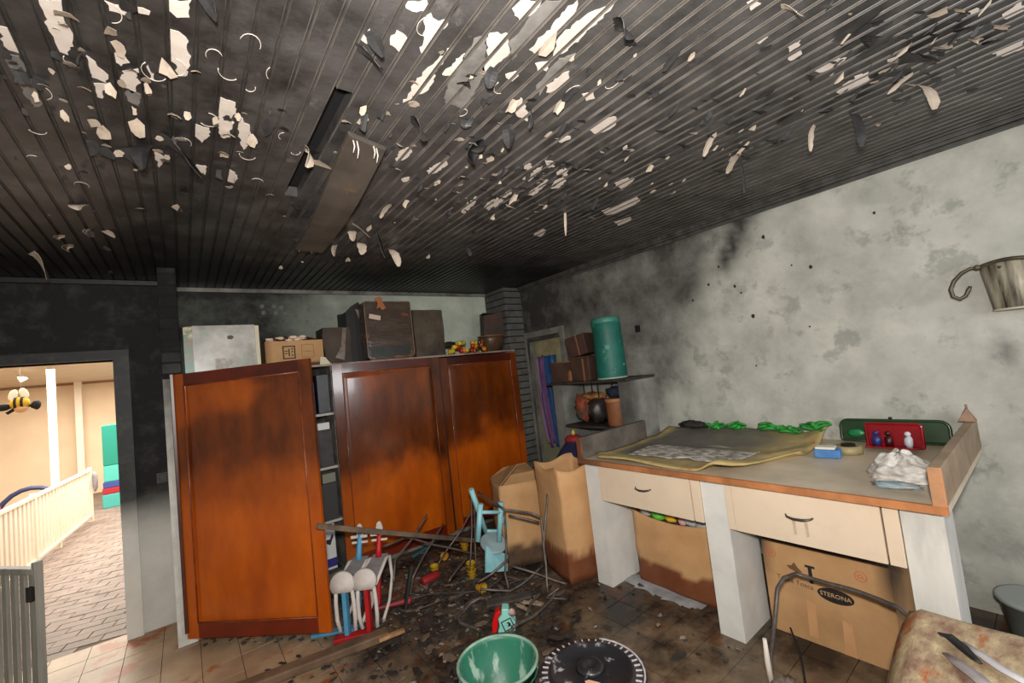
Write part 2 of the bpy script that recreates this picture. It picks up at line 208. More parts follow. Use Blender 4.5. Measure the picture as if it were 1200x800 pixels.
SCATTER=[(-0.25,1.67),(-0.36,1.76),(-0.32,1.72),(-0.18,1.39),(-0.17,1.53),(-0.2,1.61),(-0.35,1.92),(-0.17,1.55),(-0.33,1.64),(-0.19,1.4),(-0.02,1.52),(-0.06,1.33),(-0.06,1.3),(-0.32,1.71),(-0.38,1.79),(-0.04,1.62),(-0.29,1.74),(-0.27,1.73),(-0.31,1.82),(-0.28,1.74),(-0.23,1.58),(-0.32,1.65),(-0.2,1.6),(0.01,1.5),(-0.21,1.47),(-0.19,1.42),(-0.1,1.41),(0.04,2.66),(0.27,1.81),(0.3,1.7),(0.18,1.79),(-0.18,2.09),(0.2,1.67),(-0.19,1.83),(-0.4,1.92),(-0.3,2.81),(-0.07,1.55),(0.19,1.73),(0.02,1.92),(0.06,1.74),(0.23,1.93),(-0.08,1.87),(-0.18,2.05),(0.18,1.99),(0.14,1.76),(0.34,1.64),(0.02,1.77),(0.03,1.79),(0.48,1.77),(-0.29,1.91),(-0.31,2.3),(0.29,1.6),(0.14,1.74),(0.11,2.49),(-0.04,1.59),(0.17,1.95),(0.17,2.14),(-0.09,1.48),(0.22,1.65),(-0.19,1.69),(0.26,1.8),(0.08,2.11),(-0.1,1.65),(-0.13,1.67),(-0.04,1.66),(0.02,1.73),(-0.01,2.08),(0.39,2.29),(0.04,1.92),(-0.11,2.26),(0.32,1.55),(0.17,1.7),(-0.02,1.94),(-0.09,2.21),(-0.25,1.82),(-0.0,1.61),(0.08,1.47),(0.79,2.13),(0.91,2.74),(1.91,2.69),(1.44,2.37),(1.56,2.21),(0.72,2.2),(1.11,2.92),(0.68,2.49),(0.73,2.49),(0.63,2.22),(1.08,1.86),(0.65,2.76),(1.19,2.36),(0.82,2.59),(0.91,2.9),(0.68,2.3),(0.77,2.63),(1.63,3.07),(0.67,2.17),(0.65,3.63),(0.82,2.75),(1.41,2.11),(0.79,2.38),(0.63,2.95),(1.01,1.92),(1.18,2.35),(0.98,2.59),(0.5,2.58),(0.77,3.47),(1.65,2.31),(0.64,3.11),(1.06,3.3),(1.99,3.01),(0.7,2.29),(0.69,2.58),(0.72,3.1),(1.1,2.46),(0.84,2.82),(1.08,1.87),(0.94,2.42),(0.56,1.43),(1.07,2.06),(0.71,1.33),(0.56,1.78),(0.58,1.48),(0.9,1.37),(0.65,1.43),(0.93,1.33),(0.85,1.52),(0.71,1.55),(0.82,1.8),(0.68,1.06),(0.84,1.79),(0.66,1.36),(0.82,1.11),(0.83,1.59),(0.8,1.13),(0.62,2.06),(0.58,1.49),(1.19,1.07),(0.5,2.9),(1.01,1.41),(1.35,1.1),(1.06,1.28),(0.76,1.64),(1.16,1.72),(0.93,1.2),(1.02,2.12),(0.88,1.39),(1.32,1.7),(0.94,1.18),(0.74,1.69),(0.84,1.07),(0.63,1.43),(0.82,1.11),(1.37,1.15),(1.33,2.19),(0.99,1.57),(0.76,1.58),(0.53,1.52),(0.66,1.22),(1.03,1.44),(0.42,1.86),(0.61,1.69),(0.56,1.43),(1.18,2.06),(1.06,1.94),(1.51,2.11),(1.44,1.96),(1.93,1.85),(1.3,1.82),(1.4,1.91),(1.23,1.93),(1.53,1.71),(1.36,1.95),(1.47,1.56),(1.36,2.22),(1.31,1.67),(1.72,2.17),(1.2,1.75),(1.61,2.21),(1.35,2.02),(1.8,1.86),(1.44,2.01),(1.6,1.99),(1.56,1.84),(1.09,2.15),(1.2,1.55),(1.47,1.91),(1.17,1.5),(1.17,1.76),(1.14,1.54),(1.59,1.92),(1.58,1.78),(1.56,2.06),(1.5,1.73),(1.62,1.95),(1.83,1.81),(1.21,1.84),(1.54,1.89),(1.46,1.46),(1.16,1.73),(1.85,1.88),(1.65,1.97),(1.37,2.01),(1.48,1.86),(1.55,2.05),(1.52,1.52),(1.33,1.92),(1.39,1.54),(1.2,1.89),(1.76,1.52),(1.35,1.89),(1.44,1.89),(1.42,1.82),(1.55,1.87),(1.6,1.89),(1.19,2.0),(1.59,1.99),(1.88,2.1),(1.24,1.91),(1.42,1.72),(1.34,1.81),(1.66,2.42),(1.64,2.17),(1.27,1.99),(1.33,1.98),(2.3,2.08),(1.73,1.85),(1.5,1.93),(1.57,1.46),(1.27,1.72),(1.54,1.55),(1.51,1.58),(1.37,2.28),(1.58,1.6),(0.97,1.86),(1.6,1.79),(1.29,2.05),(1.64,1.53),(1.34,1.73),(1.75,1.76),(1.14,1.66),(1.59,1.73),(1.46,1.81),(1.35,1.54),(1.63,1.71),(2.5,1.33),(1.66,1.41),(1.56,1.57),(1.59,1.66),(2.4,2.08),(2.06,1.81),(1.9,1.81),(2.44,1.07),(1.68,1.94),(1.78,1.47),(2.03,1.53),(2.35,1.44),(1.45,1.4),(1.17,1.53),(1.84,1.14),(2.16,1.82),(2.48,1.83),(2.56,1.82),(1.49,1.44),(2.58,1.31),(1.72,1.41),(2.5,1.4),(1.82,1.34),(1.75,1.43),(1.86,1.61),(1.51,1.43),(1.83,1.24),(2.83,1.7),(1.73,2.15),(1.86,1.97),(1.8,1.78),(1.62,1.81),(2.29,1.93),(1.84,1.26),(1.76,1.36),(2.31,1.9),(2.38,1.33),(1.59,1.65),(2.47,1.2),(1.2,1.45),(1.68,1.96),(1.57,1.43),(2.19,1.71),(1.61,1.39),(2.09,1.69),(1.15,1.47),(2.63,1.32),(1.64,1.24),(1.47,1.6),(2.24,1.37),(1.63,2.15),(2.63,1.49),(1.38,1.54),(1.75,1.59),(2.04,1.05),(1.59,1.62),(1.54,1.5),(1.38,1.72),(1.74,1.61),(2.02,1.34),(1.82,1.6),(1.7,1.63),(1.18,1.57),(2.01,1.5),(1.76,1.19),(1.62,1.58),(1.72,1.49),(2.12,1.24),(1.81,1.68),(1.97,1.49),(2.52,1.4),(1.54,1.38),(2.02,1.24),(1.8,1.37),(2.75,1.36),(1.33,1.81),(1.31,1.59),(1.76,1.19),(1.88,1.46),(1.25,0.76),(1.33,0.85),(1.49,0.87),(1.77,1.17),(1.49,0.85),(1.42,0.9),(1.8,1.27),(0.97,0.87),(1.27,0.84),(1.74,0.99),(1.4,0.9),(1.07,0.88),(1.19,1.01),(1.31,1.26),(1.18,0.73),(0.98,1.46),(1.03,1.16),(1.79,0.99),(2.15,1.19),(1.43,0.66),(1.16,0.89),(1.24,0.91),(1.85,1.36),(1.31,1.18),(0.95,0.87),(1.45,0.85),(1.67,1.27),(1.08,1.1),(1.36,0.69),(2.38,0.89),(2.48,0.78),(2.44,0.76),(2.36,0.77),(1.92,0.93),(2.34,0.96),(2.33,0.82),(2.29,0.87),(2.04,0.91),(1.88,0.86),(2.4,1.26),(2.03,0.67),(2.09,0.9),(2.17,0.95),(2.49,0.9),(1.64,1.21),(2.4,0.91),(1.84,0.81),(1.95,1.0),(1.81,0.66),(1.97,0.88),(1.78,0.91),(1.96,0.78),(1.98,1.14),(2.23,0.83),(2.01,0.9),(1.92,0.88),(2.26,0.87),(1.82,0.81),(2.07,0.58),(2.11,0.79),(2.15,0.71),(1.9,0.94),(1.64,0.86),(2.11,0.84),(2.04,1.14),(2.39,0.97),(2.35,0.7),(1.75,0.74),(2.77,0.88),(2.14,0.81),(1.73,0.82),(2.37,0.97),(2.24,0.95),(2.16,0.77),(1.85,0.87),(2.01,1.05),(2.0,0.68),(1.72,0.77),(2.27,0.87),(1.81,0.46),(1.85,0.25),(2.64,0.44),(2.48,0.14),(2.29,0.42),(2.75,0.36),(2.27,0.35),(2.74,0.43),(2.23,0.59),(2.28,0.35),(1.95,0.47),(1.92,0.27),(1.89,0.29),(1.98,0.39),(1.75,0.58),(2.78,0.12),(2.25,0.32),(2.24,0.23),(2.62,0.31),(2.05,0.43),(1.88,0.27),(2.23,0.31),(2.51,0.2),(1.97,0.48),(1.6,0.31),(1.83,0.33),(2.55,0.2),(2.45,0.26),(2.26,0.44),(1.94,0.63),(1.72,0.29),(2.24,0.43),(2.38,0.53),(2.28,0.17),(1.9,0.45),(2.19,0.48),(2.6,0.25),(2.28,0.27),(1.95,0.35),(3.07,0.06),(2.11,0.26),(1.64,0.51),(1.95,0.4),(2.19,0.26),(2.42,0.3),(2.27,0.27),(2.36,0.27),(2.13,0.33),(2.15,0.4),(2.12,0.24),(2.07,0.41),(2.41,0.21),(2.56,0.33),(2.52,0.13),(1.92,0.16),(1.96,0.18),(2.11,0.15),(2.22,0.07),(2.25,0.16),(2.25,0.12),(2.0,0.12),(2.21,0.11),(2.29,0.07),(2.35,0.21),(2.06,0.15),(2.21,0.06),(2.26,0.11),(2.09,0.03),(2.08,0.07),(2.27,0.01),(2.2,0.18),(2.2,0.11),(2.25,0.04),(2.29,0.18),(2.17,0.16),(2.04,0.21),(2.23,0.14),(2.03,0.18),(2.04,0.08),(2.09,0.1),(2.09,0.09),(0.22,2.29),(-0.08,1.78),(-0.34,2.41),(0.04,2.05),(-0.15,2.12),(-0.19,1.92),(-0.45,2.3),(-0.12,2.66),(-0.21,2.06),(-0.05,2.23),(-0.34,2.35),(-0.35,3.14),(-0.21,2.25),(-0.23,2.01),(-0.03,2.05),(-0.18,2.12),(-0.26,1.9),(-0.32,3.42),(0.05,2.43),(-0.0,2.09),(-0.47,2.93),(-0.46,3.42),(-0.0,1.99),(-0.27,2.32),(-0.1,2.24),(-0.18,2.0),(0.02,2.63),(-0.17,1.97),(-0.36,4.01),(-0.2,2.87)]

# ---------------------------------------------------------------- palette
M_wall = mat('sooty_plaster', (196, 195, 185), 0.85, (168, 168, 159), 3.5, 8, 0.004, 12, soot=(52, 50, 47), samp=1.0, sscale=3.2, contrast=1.3, rust=(160, 160, 152), rthr=0.55, rscale=6)
M_back = mat('sooty_back_plaster', (205, 212, 196), 0.85, (176, 184, 170), 4, 8, 0.006, 20, soot=(30, 28, 26), samp=0.5, sscale=5)
M_door_wall = mat('blackened_wall', (212, 211, 205), 0.8, (196, 196, 190), 5, 6, 0.004, 20, soot=(13, 12, 11), samp=0.25, sscale=7)
M_ceil = mat('sooty_ceiling_panel', (92, 89, 88), 0.42, (50, 48, 47), 5, 9, 0.0015, 60, soot=(12, 11, 10), samp=1.7, sscale=5, world=True, rust=(104, 101, 99), rthr=0.62, rscale=7)
M_bead = mat('pale_panel_edge', (122, 115, 108), 0.42, (58, 55, 52), 7, 6, soot=(14, 13, 12), samp=0.9, sscale=4, world=True)  # paler edges: thinner soot, plus the ridges' sheen put into the colour
M_void = mat('charred_void', (8, 7, 7), 0.9)
M_white = mat('peeled_white', (226, 216, 206), 0.65, (205, 192, 182), 14, 5, 0.001, 50)
M_cream = mat('scorched_cream', (206, 190, 172), 0.7, (160, 145, 130), 12, 5)
M_greyp = mat('half_cleaned_grey', (150, 146, 142), 0.55, (92, 88, 85), 9, 6)
M_flake = mat('sooty_flake', (66, 65, 66), 0.5, (38, 37, 37), 16, 5)
M_tile = mat('dirty_floor_tile', (190, 164, 132), 0.5, (142, 116, 90), 2.5, 8, 0.0015, 30, soot=(36, 32, 30), samp=1.9, sscale=3.4, world=True, rust=(158, 88, 38), rthr=0.545, rscale=3.2, srough=0.3)
M_grout = mat('dark_grout', (78, 66, 56), 0.8, (44, 38, 33), 3, 6)
M_paver = mat('hall_paver', (140, 123, 113), 0.65, (100, 88, 80), 5, 6, 0.002, 25, world=True)
M_pavegrout = mat('paver_joint', (112, 98, 88), 0.9)
M_brick = mat('grey_block', (128, 128, 122), 0.9, (88, 88, 84), 9, 7, 0.006, 30, soot=(18, 17, 16), samp=0.5, sscale=6)
M_mortar = mat('black_joint', (22, 21, 20), 0.95)
M_hallwall = mat('cream_hall_wall', (236, 214, 184), 0.8, (226, 202, 172), 2, 3)
M_hallwhite = mat('white_paint_hall', (240, 230, 214), 0.6)
M_post = mat('white_post', (238, 226, 208), 0.5)

# ---------------------------------------------------------------- walls
XR, YB, YD, HC = 3.40, 4.50, 4.30, 2.60      # right wall, recess wall, doorway wall, ceiling
def soot_right(c):
    y, z = c.y, c.z
    s = 0.05
    n = 0.18*fbm(y, z, 3, 1.6)
    zone = ss(1.34+0.50*(2.62-z)+n, 1.62+0.60*(2.62-z)+n, y)
    s += zone*(0.58+0.20*ss(1.4, 2.3, z)+0.12*fbm(y, z, 7, 2.2))
    s += 0.16*ss(2.8, 3.9, y)
    # the dark stroke where the smoke rolled off the ceiling
    d = abs((y-1.32) - (2.62-z)*0.60)
    s += 0.95*math.exp(-(d/0.11)**2)*ss(2.0, 2.3, z)
    s += 0.65*math.exp(-((2.62-z)/0.05)**2)
    s += 0.18*ss(2.42, 2.6, z)*ss(0.55, 0.25, y)
    # rain-washed black runs under the wall lamp
    s += 0.55*math.exp(-((y-0.20)/0.05)**2)*ss(1.22, 1.34, z)*ss(1.52, 1.44, z)*(0.5+0.9*abs(fbm(y*9, z*1.5, 1, 2)))
    s += 0.05*ss(1.0, 0.4, z)
    return max(0, min(1, s))
g = grid(-1.4, YB, 74, 0.0, 2.62, 44, lambda y, z: (XR, y, z))
mb = MB(); mb.v = g.v; mb.f = [f[::1] for f in g.f]; mb.m = g.m; mb.sm = g.sm
mb.box(XR+0.002, XR+0.12, -1.4, 3.40, 0, 2.62); mb.box(XR+0.002, XR+0.12, 3.40, YB+0.1, 2.02, 2.62)
mb.f = [f for f in mb.f if not (len(f) == 4 and all(abs(mb.v[i][0]-XR) < 1e-6 for i in f) and all(3.44 < mb.v[i][1] < 4.08 and mb.v[i][2] < 1.96 for i in f))]
mb.m = mb.m[:len(mb.f)]; mb.sm = [True]*(len(mb.f)-12)+[False]*12
wr = struct(ob('wall_right', mb, M_wall, soot=soot_right))
# nail holes and plugs in the plaster
hole = MB()
for y, z, r_ in [(1.25, 2.35, .011), (0.99, 2.06, .010), (1.40, 1.79, .012), (1.50, 2.04, .009), (1.6, 2.22, .008), (1.46, 1.98, .006), (1.1, 2.1, .005),
                 (1.05, 1.66, .005), (0.62, 2.30, .007), (1.43, 1.42, .005), (1.7, 2.1, .009), (1.85, 2.0, .008)]:
    hole.prism([(r_*math.cos(a)*(1+.3*math.sin(3*a+y*9)), r_*1.4*math.sin(a)) for a in [k*math.pi/4 for k in range(8)]], 0, 0.003, 0, frame_M((XR-0.001, y, z), (0, -1, 0), (0, 0, 1)))
ob('nail_hole', hole, mat('dark_hole', (60, 28, 30), 0.8), wr, kind='stuff')
sc = MB(); sc.box(XR-0.004, XR+0.01, 2.40, 2.455, 1.81, 1.875)
ob('missing_socket', sc, M_void, wr)

def soot_recess(c):
    x, z = c.x, c.z
    s = 0.95 - 0.50*ss(0.5, 1.5, x+0.15*fbm(x, z, 1, 3)) - 0.33*ss(1.3, 2.3, x)
    s += 0.25*math.exp(-((2.6-z)/0.05)**2)
    return max(0.06, min(1, s))
mb = grid(-0.02, XR, 50, 0.0, 2.62, 36, lambda x, z: (x, YB, z)); mb.box(-0.02, XR, YB+0.002, YB+0.1, 0, 2.62)
wb = struct(ob('wall_back', mb, M_back, soot=soot_recess))
sp = MB()
for i, (x, z) in enumerate([(0.62, 2.44), (0.72, 2.44), (0.78, 2.43), (0.63, 2.38), (0.73, 2.375), (0.81, 2.37), (0.90, 2.35), (0.88, 2.43), (0.95, 2.42), (1.02, 2.41), (0.84, 2.30), (1.0, 2.29)]):
    r_ = 0.020 if i < 7 else 0.012
    sp.prism([(r_*math.cos(a), r_*math.sin(a)) for a in [k*math.pi/5 for k in range(10)]], 0, 0.002, 0, frame_M((x, YB-0.001, z), (1, 0, 0), (0, 0, 1)))
ob('wiped_spot', sp, mat('wiped_grey', (112, 114, 108), 0.85, (80, 80, 76), 30), wb, kind='stuff')

# doorway wall
JX = -0.36; HD = 2.0; LX = -1.22
def soot_dw(c):
    s = 1.0 - 0.97*ss(1.02+0.07*fbm(c.x, c.z, 0, 4), 0.66, c.z)
    return max(0.02, min(1, s))
def slab_y(mb, x0, x1, z0, z1, y0, y1, nx=6, nz=40):
    for yy in (y0, y1):
        g = grid(x0, x1, nx, z0, z1, nz, lambda x, z: (x, yy, z)); mb.add(g.v, g.f)
    for xx in (x0, x1):
        g = grid(y0, y1, 2, z0, z1, nz, lambda y, z: (xx, y, z)); mb.add(g.v, g.f)
    for zz in (z0, z1):
        g = grid(x0, x1, nx, y0, y1, 2, lambda x, y: (x, y, zz)); mb.add(g.v, g.f)
mb = MB(); slab_y(mb, JX+0.0, -0.005, 0, 2.62, YD, YD+0.14); slab_y(mb, LX, JX, HD, 2.62, YD, YD+0.14); slab_y(mb, -1.6, LX, 0, 2.62, YD, YD+0.14)
struct(ob('wall_doorway', mb, M_door_wall, soot=soot_dw))
M_cas = mat('door_casing_paint', (222, 220, 212), 0.55, (206, 204, 196), 6, 5, soot=(12, 11, 10), samp=0.2, sscale=9)
fr = emp('door_1', (0, 0, 0)); struct(fr)
def casing(x0, x1, z0, z1, y0=YD-0.03, y1=YD+0.17):
    m = MB(); slab_y(m, x0, x1, z0, z1, y0, y1, 1, 30); return m
ob('jamb', casing(JX-0.035, JX+0.055, 0, HD+0.07), M_cas, fr, soot=soot_dw)
ob('jamb', casing(LX-0.055, LX+0.035, 0, HD+0.07), M_cas, fr, soot=soot_dw)
ob('lintel', casing(LX+0.035, JX-0.035, HD-0.0, HD+0.07), M_cas, fr, soot=lambda c: 1.0)
# scorched light switch on the pier wall
t = thing('light_switch', 'blackened square light switch on the sooty wall right of the doorway', 'switch', (-0.15, YD-0.0, 1.08))
m = MB(); m.box(-0.04, 0.04, -0.012, 0, -0.04, 0.04); ob('plate', m, mat('scorched_plastic', (24, 21, 19), 0.5, (44, 38, 34), 20), t, 0.003)
m = MB(); m.box(-0.022, 0.022, -0.018, -0.010, -0.028, 0.028); ob('rocker', m, mat('melted_brown', (40, 26, 22), 0.5), t, 0.003)

# brick piers
def pier(name, x0, x1, y0, y1, ranges, sootf, core_mat, zc):
    p = struct(emp(name))
    m = MB(); slab_y(m, x0+0.004, x1-0.004, 0, 2.6, y0+0.006, y1, 4, 40); ob('mortar_core', m, M_mortar, p)
    z = 0.0; k = 0
    while z < 2.585:
        h = 0.068; z1 = min(z+h, 2.598)
        if any(a <= z <= b for a, b in ranges):
            m = MB()
            dx = rnd.uniform(-0.002, 0.002)
            if k % 2: m.box(x0+dx, x1+dx, y0+rnd.uniform(-.002, .002), y1-0.002, z, z1)
            else:
                xm = (x0+x1)/2
                m.box(x0+dx, x1+dx, y0+rnd.uniform(-.002, .002), y1-0.002, z, z1)
            ob('brick', m, M_brick, p, 0.004, soot=sootf)
        z += h+0.012; k += 1
    return p
def soot_pl(c): return max(0.05, min(1, ss(1.35, 2.15, c.z)*0.95+0.1))
PLX0, PLX1, PY0 = -0.105, 0.0, 3.84
pl_ = pier('pillar_left', PLX0, PLX1, PY0, YB, [(1.78, 2.7)], soot_pl, None, 0)
m = MB(); slab_y(m, PLX0-0.002, PLX1, 0, 1.80, PY0-0.006, YD+0.0, 4, 40)
def soot_plaster(c): return max(0.0, min(1, ss(0.9, 1.9, c.z)*0.8+0.12*fbm(c.x*3, c.z, 0, 5)))
ob('plaster_coat', m, mat('scuffed_white_plaster', (214, 213, 206), 0.75, (190, 188, 180), 12, 6, 0.004, 30, soot=(40, 37, 34), samp=0.5, sscale=14), pl_, soot=soot_plaster)
m = MB(); slab_y(m, PLX1, PLX1+0.17, 0, 0.075, PY0+0.01, YB-0.4, 4, 3)
ob('plinth', m, MATS['scuffed_white_plaster'], pl_, soot=lambda c: 0.03)
def soot_pr(c): return 0.25+0.25*ss(1.6, 2.5, c.z)
pier('pillar_right', 3.14, XR, 4.08, YB, [(0, 2.7)], soot_pr, None, 0)

# other walls of the room (behind the photographer), with two windows
YF, XL = -1.4, -1.6
m = MB(); wins = [(-0.4, 1.0), (1.8, 2.9)]
xs = [XL, -0.4, 1.0, 1.8, 2.9, XR]
for a, b in ((XL, -0.4), (1.0, 1.8), (2.9, XR+0.12)): m.box(a, b, YF-0.12, YF, 0, 2.62)
for a, b in wins: m.box(a, b, YF-0.12, YF, 0, 1.25); m.box(a, b, YF-0.12, YF, 2.25, 2.62)
struct(ob('wall_front', m, MATS['scuffed_white_plaster']))
for i, (a, b) in enumerate(wins):
    wn = struct(emp('window_%d' % (i+1)))
    m = MB()
    for x0, x1, z0, z1 in ((a, a+.05, 1.25, 2.25), (b-.05, b, 1.25, 2.25), (a+.05, b-.05, 1.25, 1.30), (a+.05, b-.05, 2.20, 2.25), ((a+b)/2-.02, (a+b)/2+.02, 1.3, 2.2)):
        m.box(x0, x1, YF-0.09, YF-0.04, z0, z1)
    ob('window_frame', m, M_post, wn)
m = MB(); m.box(XL-0.12, XL, YF-0.12, YD+0.14, 0, 2.62)
struct(ob('wall_left', m, MATS['scuffed_white_plaster']))

# ---------------------------------------------------------------- floor: tiles one by one
TS = 0.20
m = MB(); m.box(XL-0.1, XR+0.2, YF-0.1, 4.40, -0.06, -0.008); fl = struct(ob('floor', m, M_grout))
def soot_floor(x, y):
    s = -0.20 + 1.22*ss(0.15, 0.95, x - 0.28*(y-3.0)*0 + 0.22*fbm(x, y, 5, 1.5))
    s -= 0.55*ss(3.9, 4.3, y)*ss(0.3, -0.2, x)
    s -= 0.35*ss(1.6, 0.6, y)*ss(2.5, 1.9, x)
    s -= 0.30*math.exp(-((x-2.0)**2+(y-1.3)**2)/0.5)
    s -= 0.45*math.exp(-((x-0.75)**2+(y-2.3)**2)/0.10)
    s += 0.25*math.exp(-((x-2.3)**2+(y-1.75)**2)/0.15)
    s += 0.35*ss(0.1, 0.5, x)*math.exp(-((y-3.6)/0.35)**2)
    return max(-0.3, min(0.85, s))
cells = []
for i in range(-8, 19):
    for j in range(-7, 23):
        x0 = -0.19+i*TS; y0 = 4.40-TS-(j)*TS+0.0
        if x0 < XL or x0+TS > XR+0.15 or y0 < YF or y0+TS > 4.41: continue
        cells.append((x0, y0))
def view_rank(c):
    x, y = c[0]+.1, c[1]+.1; p = cam.matrix_world.inverted() @ Vector((x, y, 0))
    if p.z > -0.1: return 1e6+x*x+y*y
    u, v = p.x/-p.z*500, p.y/-p.z*500
    if abs(u) > 640 or abs(v) > 440: return 1e5+x*x+y*y
    return -p.z
cells.sort(key=view_rank)
rest = MB(); rest_s = []
for k, (x0, y0) in enumerate(cells):
    h = rnd.uniform(-0.0012, 0.0012); q = 0.0017
    tgt = MB() if k < 300 else rest
    o = len(tgt.v)
    n = 4; vs = []
    for j in range(n+1):
        for i in range(n+1): vs.append((x0+q+(TS-2*q)*i/n, y0+q+(TS-2*q)*j/n, h))
    tgt.add(vs, [(j*(n+1)+i, j*(n+1)+i+1, (j+1)*(n+1)+i+1, (j+1)*(n+1)+i) for j in range(n) for i in range(n)])
    e = [i for i in range(n+1)]+[j*(n+1)+n for j in range(1, n+1)]+[n*(n+1)+i for i in range(n-1, -1, -1)]+[j*(n+1) for j in range(n-1, 0, -1)]
    base = len(tgt.v)
    tgt.v += [(tgt.v[o+i][0], tgt.v[o+i][1], -0.008) for i in e]
    for a in range(len(e)):
        b = (a+1) % len(e); tgt.f.append([o+e[b], o+e[a], base+a, base+b]); tgt.m.append(0); tgt.sm.append(False)
    if k < 300: ob('floor_tile', tgt, M_tile, fl, soot=lambda c: soot_floor(c.x, c.y))
ob('floor_tile', rest, M_tile, fl, soot=lambda c: soot_floor(c.x, c.y), kind='stuff')

# ---------------------------------------------------------------- ceiling: grooved panels one by one
cl = struct(emp('ceiling'))
m = MB(); m.box(XL-0.1, XR+0.12, YF-0.12, YB+0.1, 2.66, 2.70); ob('backing_board', m, M_void, cl)
PW = 0.0625
prof = [(0.0002, 2.650), (0.0002, 2.6045), (0.0030, 2.6045), (0.0042, 2.5985), (0.0055, 2.5965), (0.0072, 2.600), (PW-0.0072, 2.600), (PW-0.0055, 2.5965), (PW-0.0042, 2.5985), (PW-0.0030, 2.6045), (PW-0.0002, 2.6045), (PW-0.0002, 2.650)]
def soot_ceil(x, y):
    d = 0.50*ss(1.8, 3.8, y) + 0.60*ss(2.8, 4.2, y)
    d += 0.45*ss(0.45, 0.05, x)*ss(0.8, 1.4, y)
    d += 0.50*ss(1.0, 2.4, x) + 0.22*ss(0.5, 0.2, x)
    d -= 0.10
    # thinner soot swirls by the doorway corner
    d -= 0.55*math.exp(-((x+0.42)**2/0.09+(y-2.45)**2/0.16))
    d -= 0.30*math.exp(-((x+0.10)**2/0.05+(y-3.05)**2/0.03))
    d -= 0.30*math.exp(-((x-0.7)**2/0.06+(y-0.95)**2/0.10))
    return max(-0.35, min(1, d))
def plank(x0, y0, y1):
    n = max(2, int((y1-y0)/0.15)); m = MB(); vs = []
    for j in range(n+1):
        yy = y0+(y1-y0)*j/n
        for (px, pz) in prof: vs.append((x0+px, yy, pz))
    k = len(prof)
    fs = [(j*k+i, (j+1)*k+i, (j+1)*k+i+1, j*k+i+1) for j in range(n) for i in range(k-1)]
    fs += [tuple(range(k)), tuple(n*k+i for i in range(k))[::-1]]
    m.add(vs, fs)
    for q in range(n*(k-1)):
        if (q % (k-1)) in (2, 3, 4, 6, 7, 8): m.m[q] = 1
    return ob('ceiling_plank', m, [M_ceil, M_bead], cl, soot=lambda c: soot_ceil(c.x, c.y))
x = -1.61
SEAM0 = x
while x < XR-0.03:
    yb = YD if x < -0.12 else YB
    if 0.44 < x < 0.50:
        plank(x, YF, 1.38); plank(x, 2.30, yb)
    else: plank(x, YF, yb)
    x += PW
# edge trim along the walls
M_trim = mat('sooty_trim', (84, 82, 78), 0.5, (44, 42, 40), 12, 6)
m = MB(); m.box(XR-0.045, XR-0.002, YF, 4.08, 2.555, 2.575); m.box(XR-0.02, XR-0.002, YF, 4.08, 2.53, 2.555); m.box(XR-0.05, XR-0.04, YF, 4.08, 2.575, 2.60)
struct(ob('trim_1', m, M_trim, bevel=0.004))
m = MB(); m.box(0.0, 3.14, YB-0.03, YB-0.002, 2.562, 2.60)
struct(ob('trim_2', m, mat('pale_trim', (130, 128, 120), 0.5, (58, 56, 52), 6, 6), bevel=0.004))
m = MB(); m.box(XL, PLX0, YD-0.03, YD-0.002, 2.562, 2.60)
struct(ob('trim_3', m, mat('black_trim', (30, 28, 27), 0.5, (16, 15, 14), 6, 6), bevel=0.004))

# bare patches where the film has peeled away: clipped to the face of each plank
def clip(poly, a, b):
    def cut(P, c, keep):
        o = []
        for i in range(len(P)):
            p, q = P[i], P[(i+1) % len(P)]; ip, iq = keep(p[0], c), keep(q[0], c)
            if ip: o.append(p)
            if ip != iq:
                t = (c-p[0])/(q[0]-p[0]); o.append((c, p[1]+t*(q[1]-p[1])))
        return o
    P = cut(poly, a, lambda x, c: x >= c)
    return cut(P, b, lambda x, c: x <= c) if len(P) > 2 else []
def jag(P, amp):
    o = []
    for i in range(len(P)):
        p, q = P[i], P[(i+1) % len(P)]; L = math.hypot(q[0]-p[0], q[1]-p[1]); n = max(1, min(6, int(L/0.012)))
        for k in range(n):
            t = k/n; a = amp if k else 0.0
            o.append((p[0]+(q[0]-p[0])*t+rnd.uniform(-a, a), p[1]+(q[1]-p[1])*t+rnd.uniform(-a, a)))
    return o
def patches(P, m_, name):
    P = jag(jag(P, 0.006), 0.003); xs = [p[0] for p in P]
    k = int(math.floor((min(xs)-SEAM0)/PW))
    while SEAM0+k*PW < max(xs):
        a, b = SEAM0+k*PW+0.0042, SEAM0+(k+1)*PW-0.0042; Q = clip(P, a, b)
        if len(Q) > 2:
            ar = abs(sum(Q[i][0]*Q[(i+1) % len(Q)][1]-Q[(i+1) % len(Q)][0]*Q[i][1] for i in range(len(Q))))/2
            if ar > 4e-5:
                mm = MB(); mm.prism(Q, 2.5984, 2.6004); ob(name, mm, m_, cl)
        k += 1
for P in PATCH_GREY: patches(P, M_greyp, 'smeared_patch')
for P in PATCH_WHITE: patches(P, M_white, 'bare_patch')
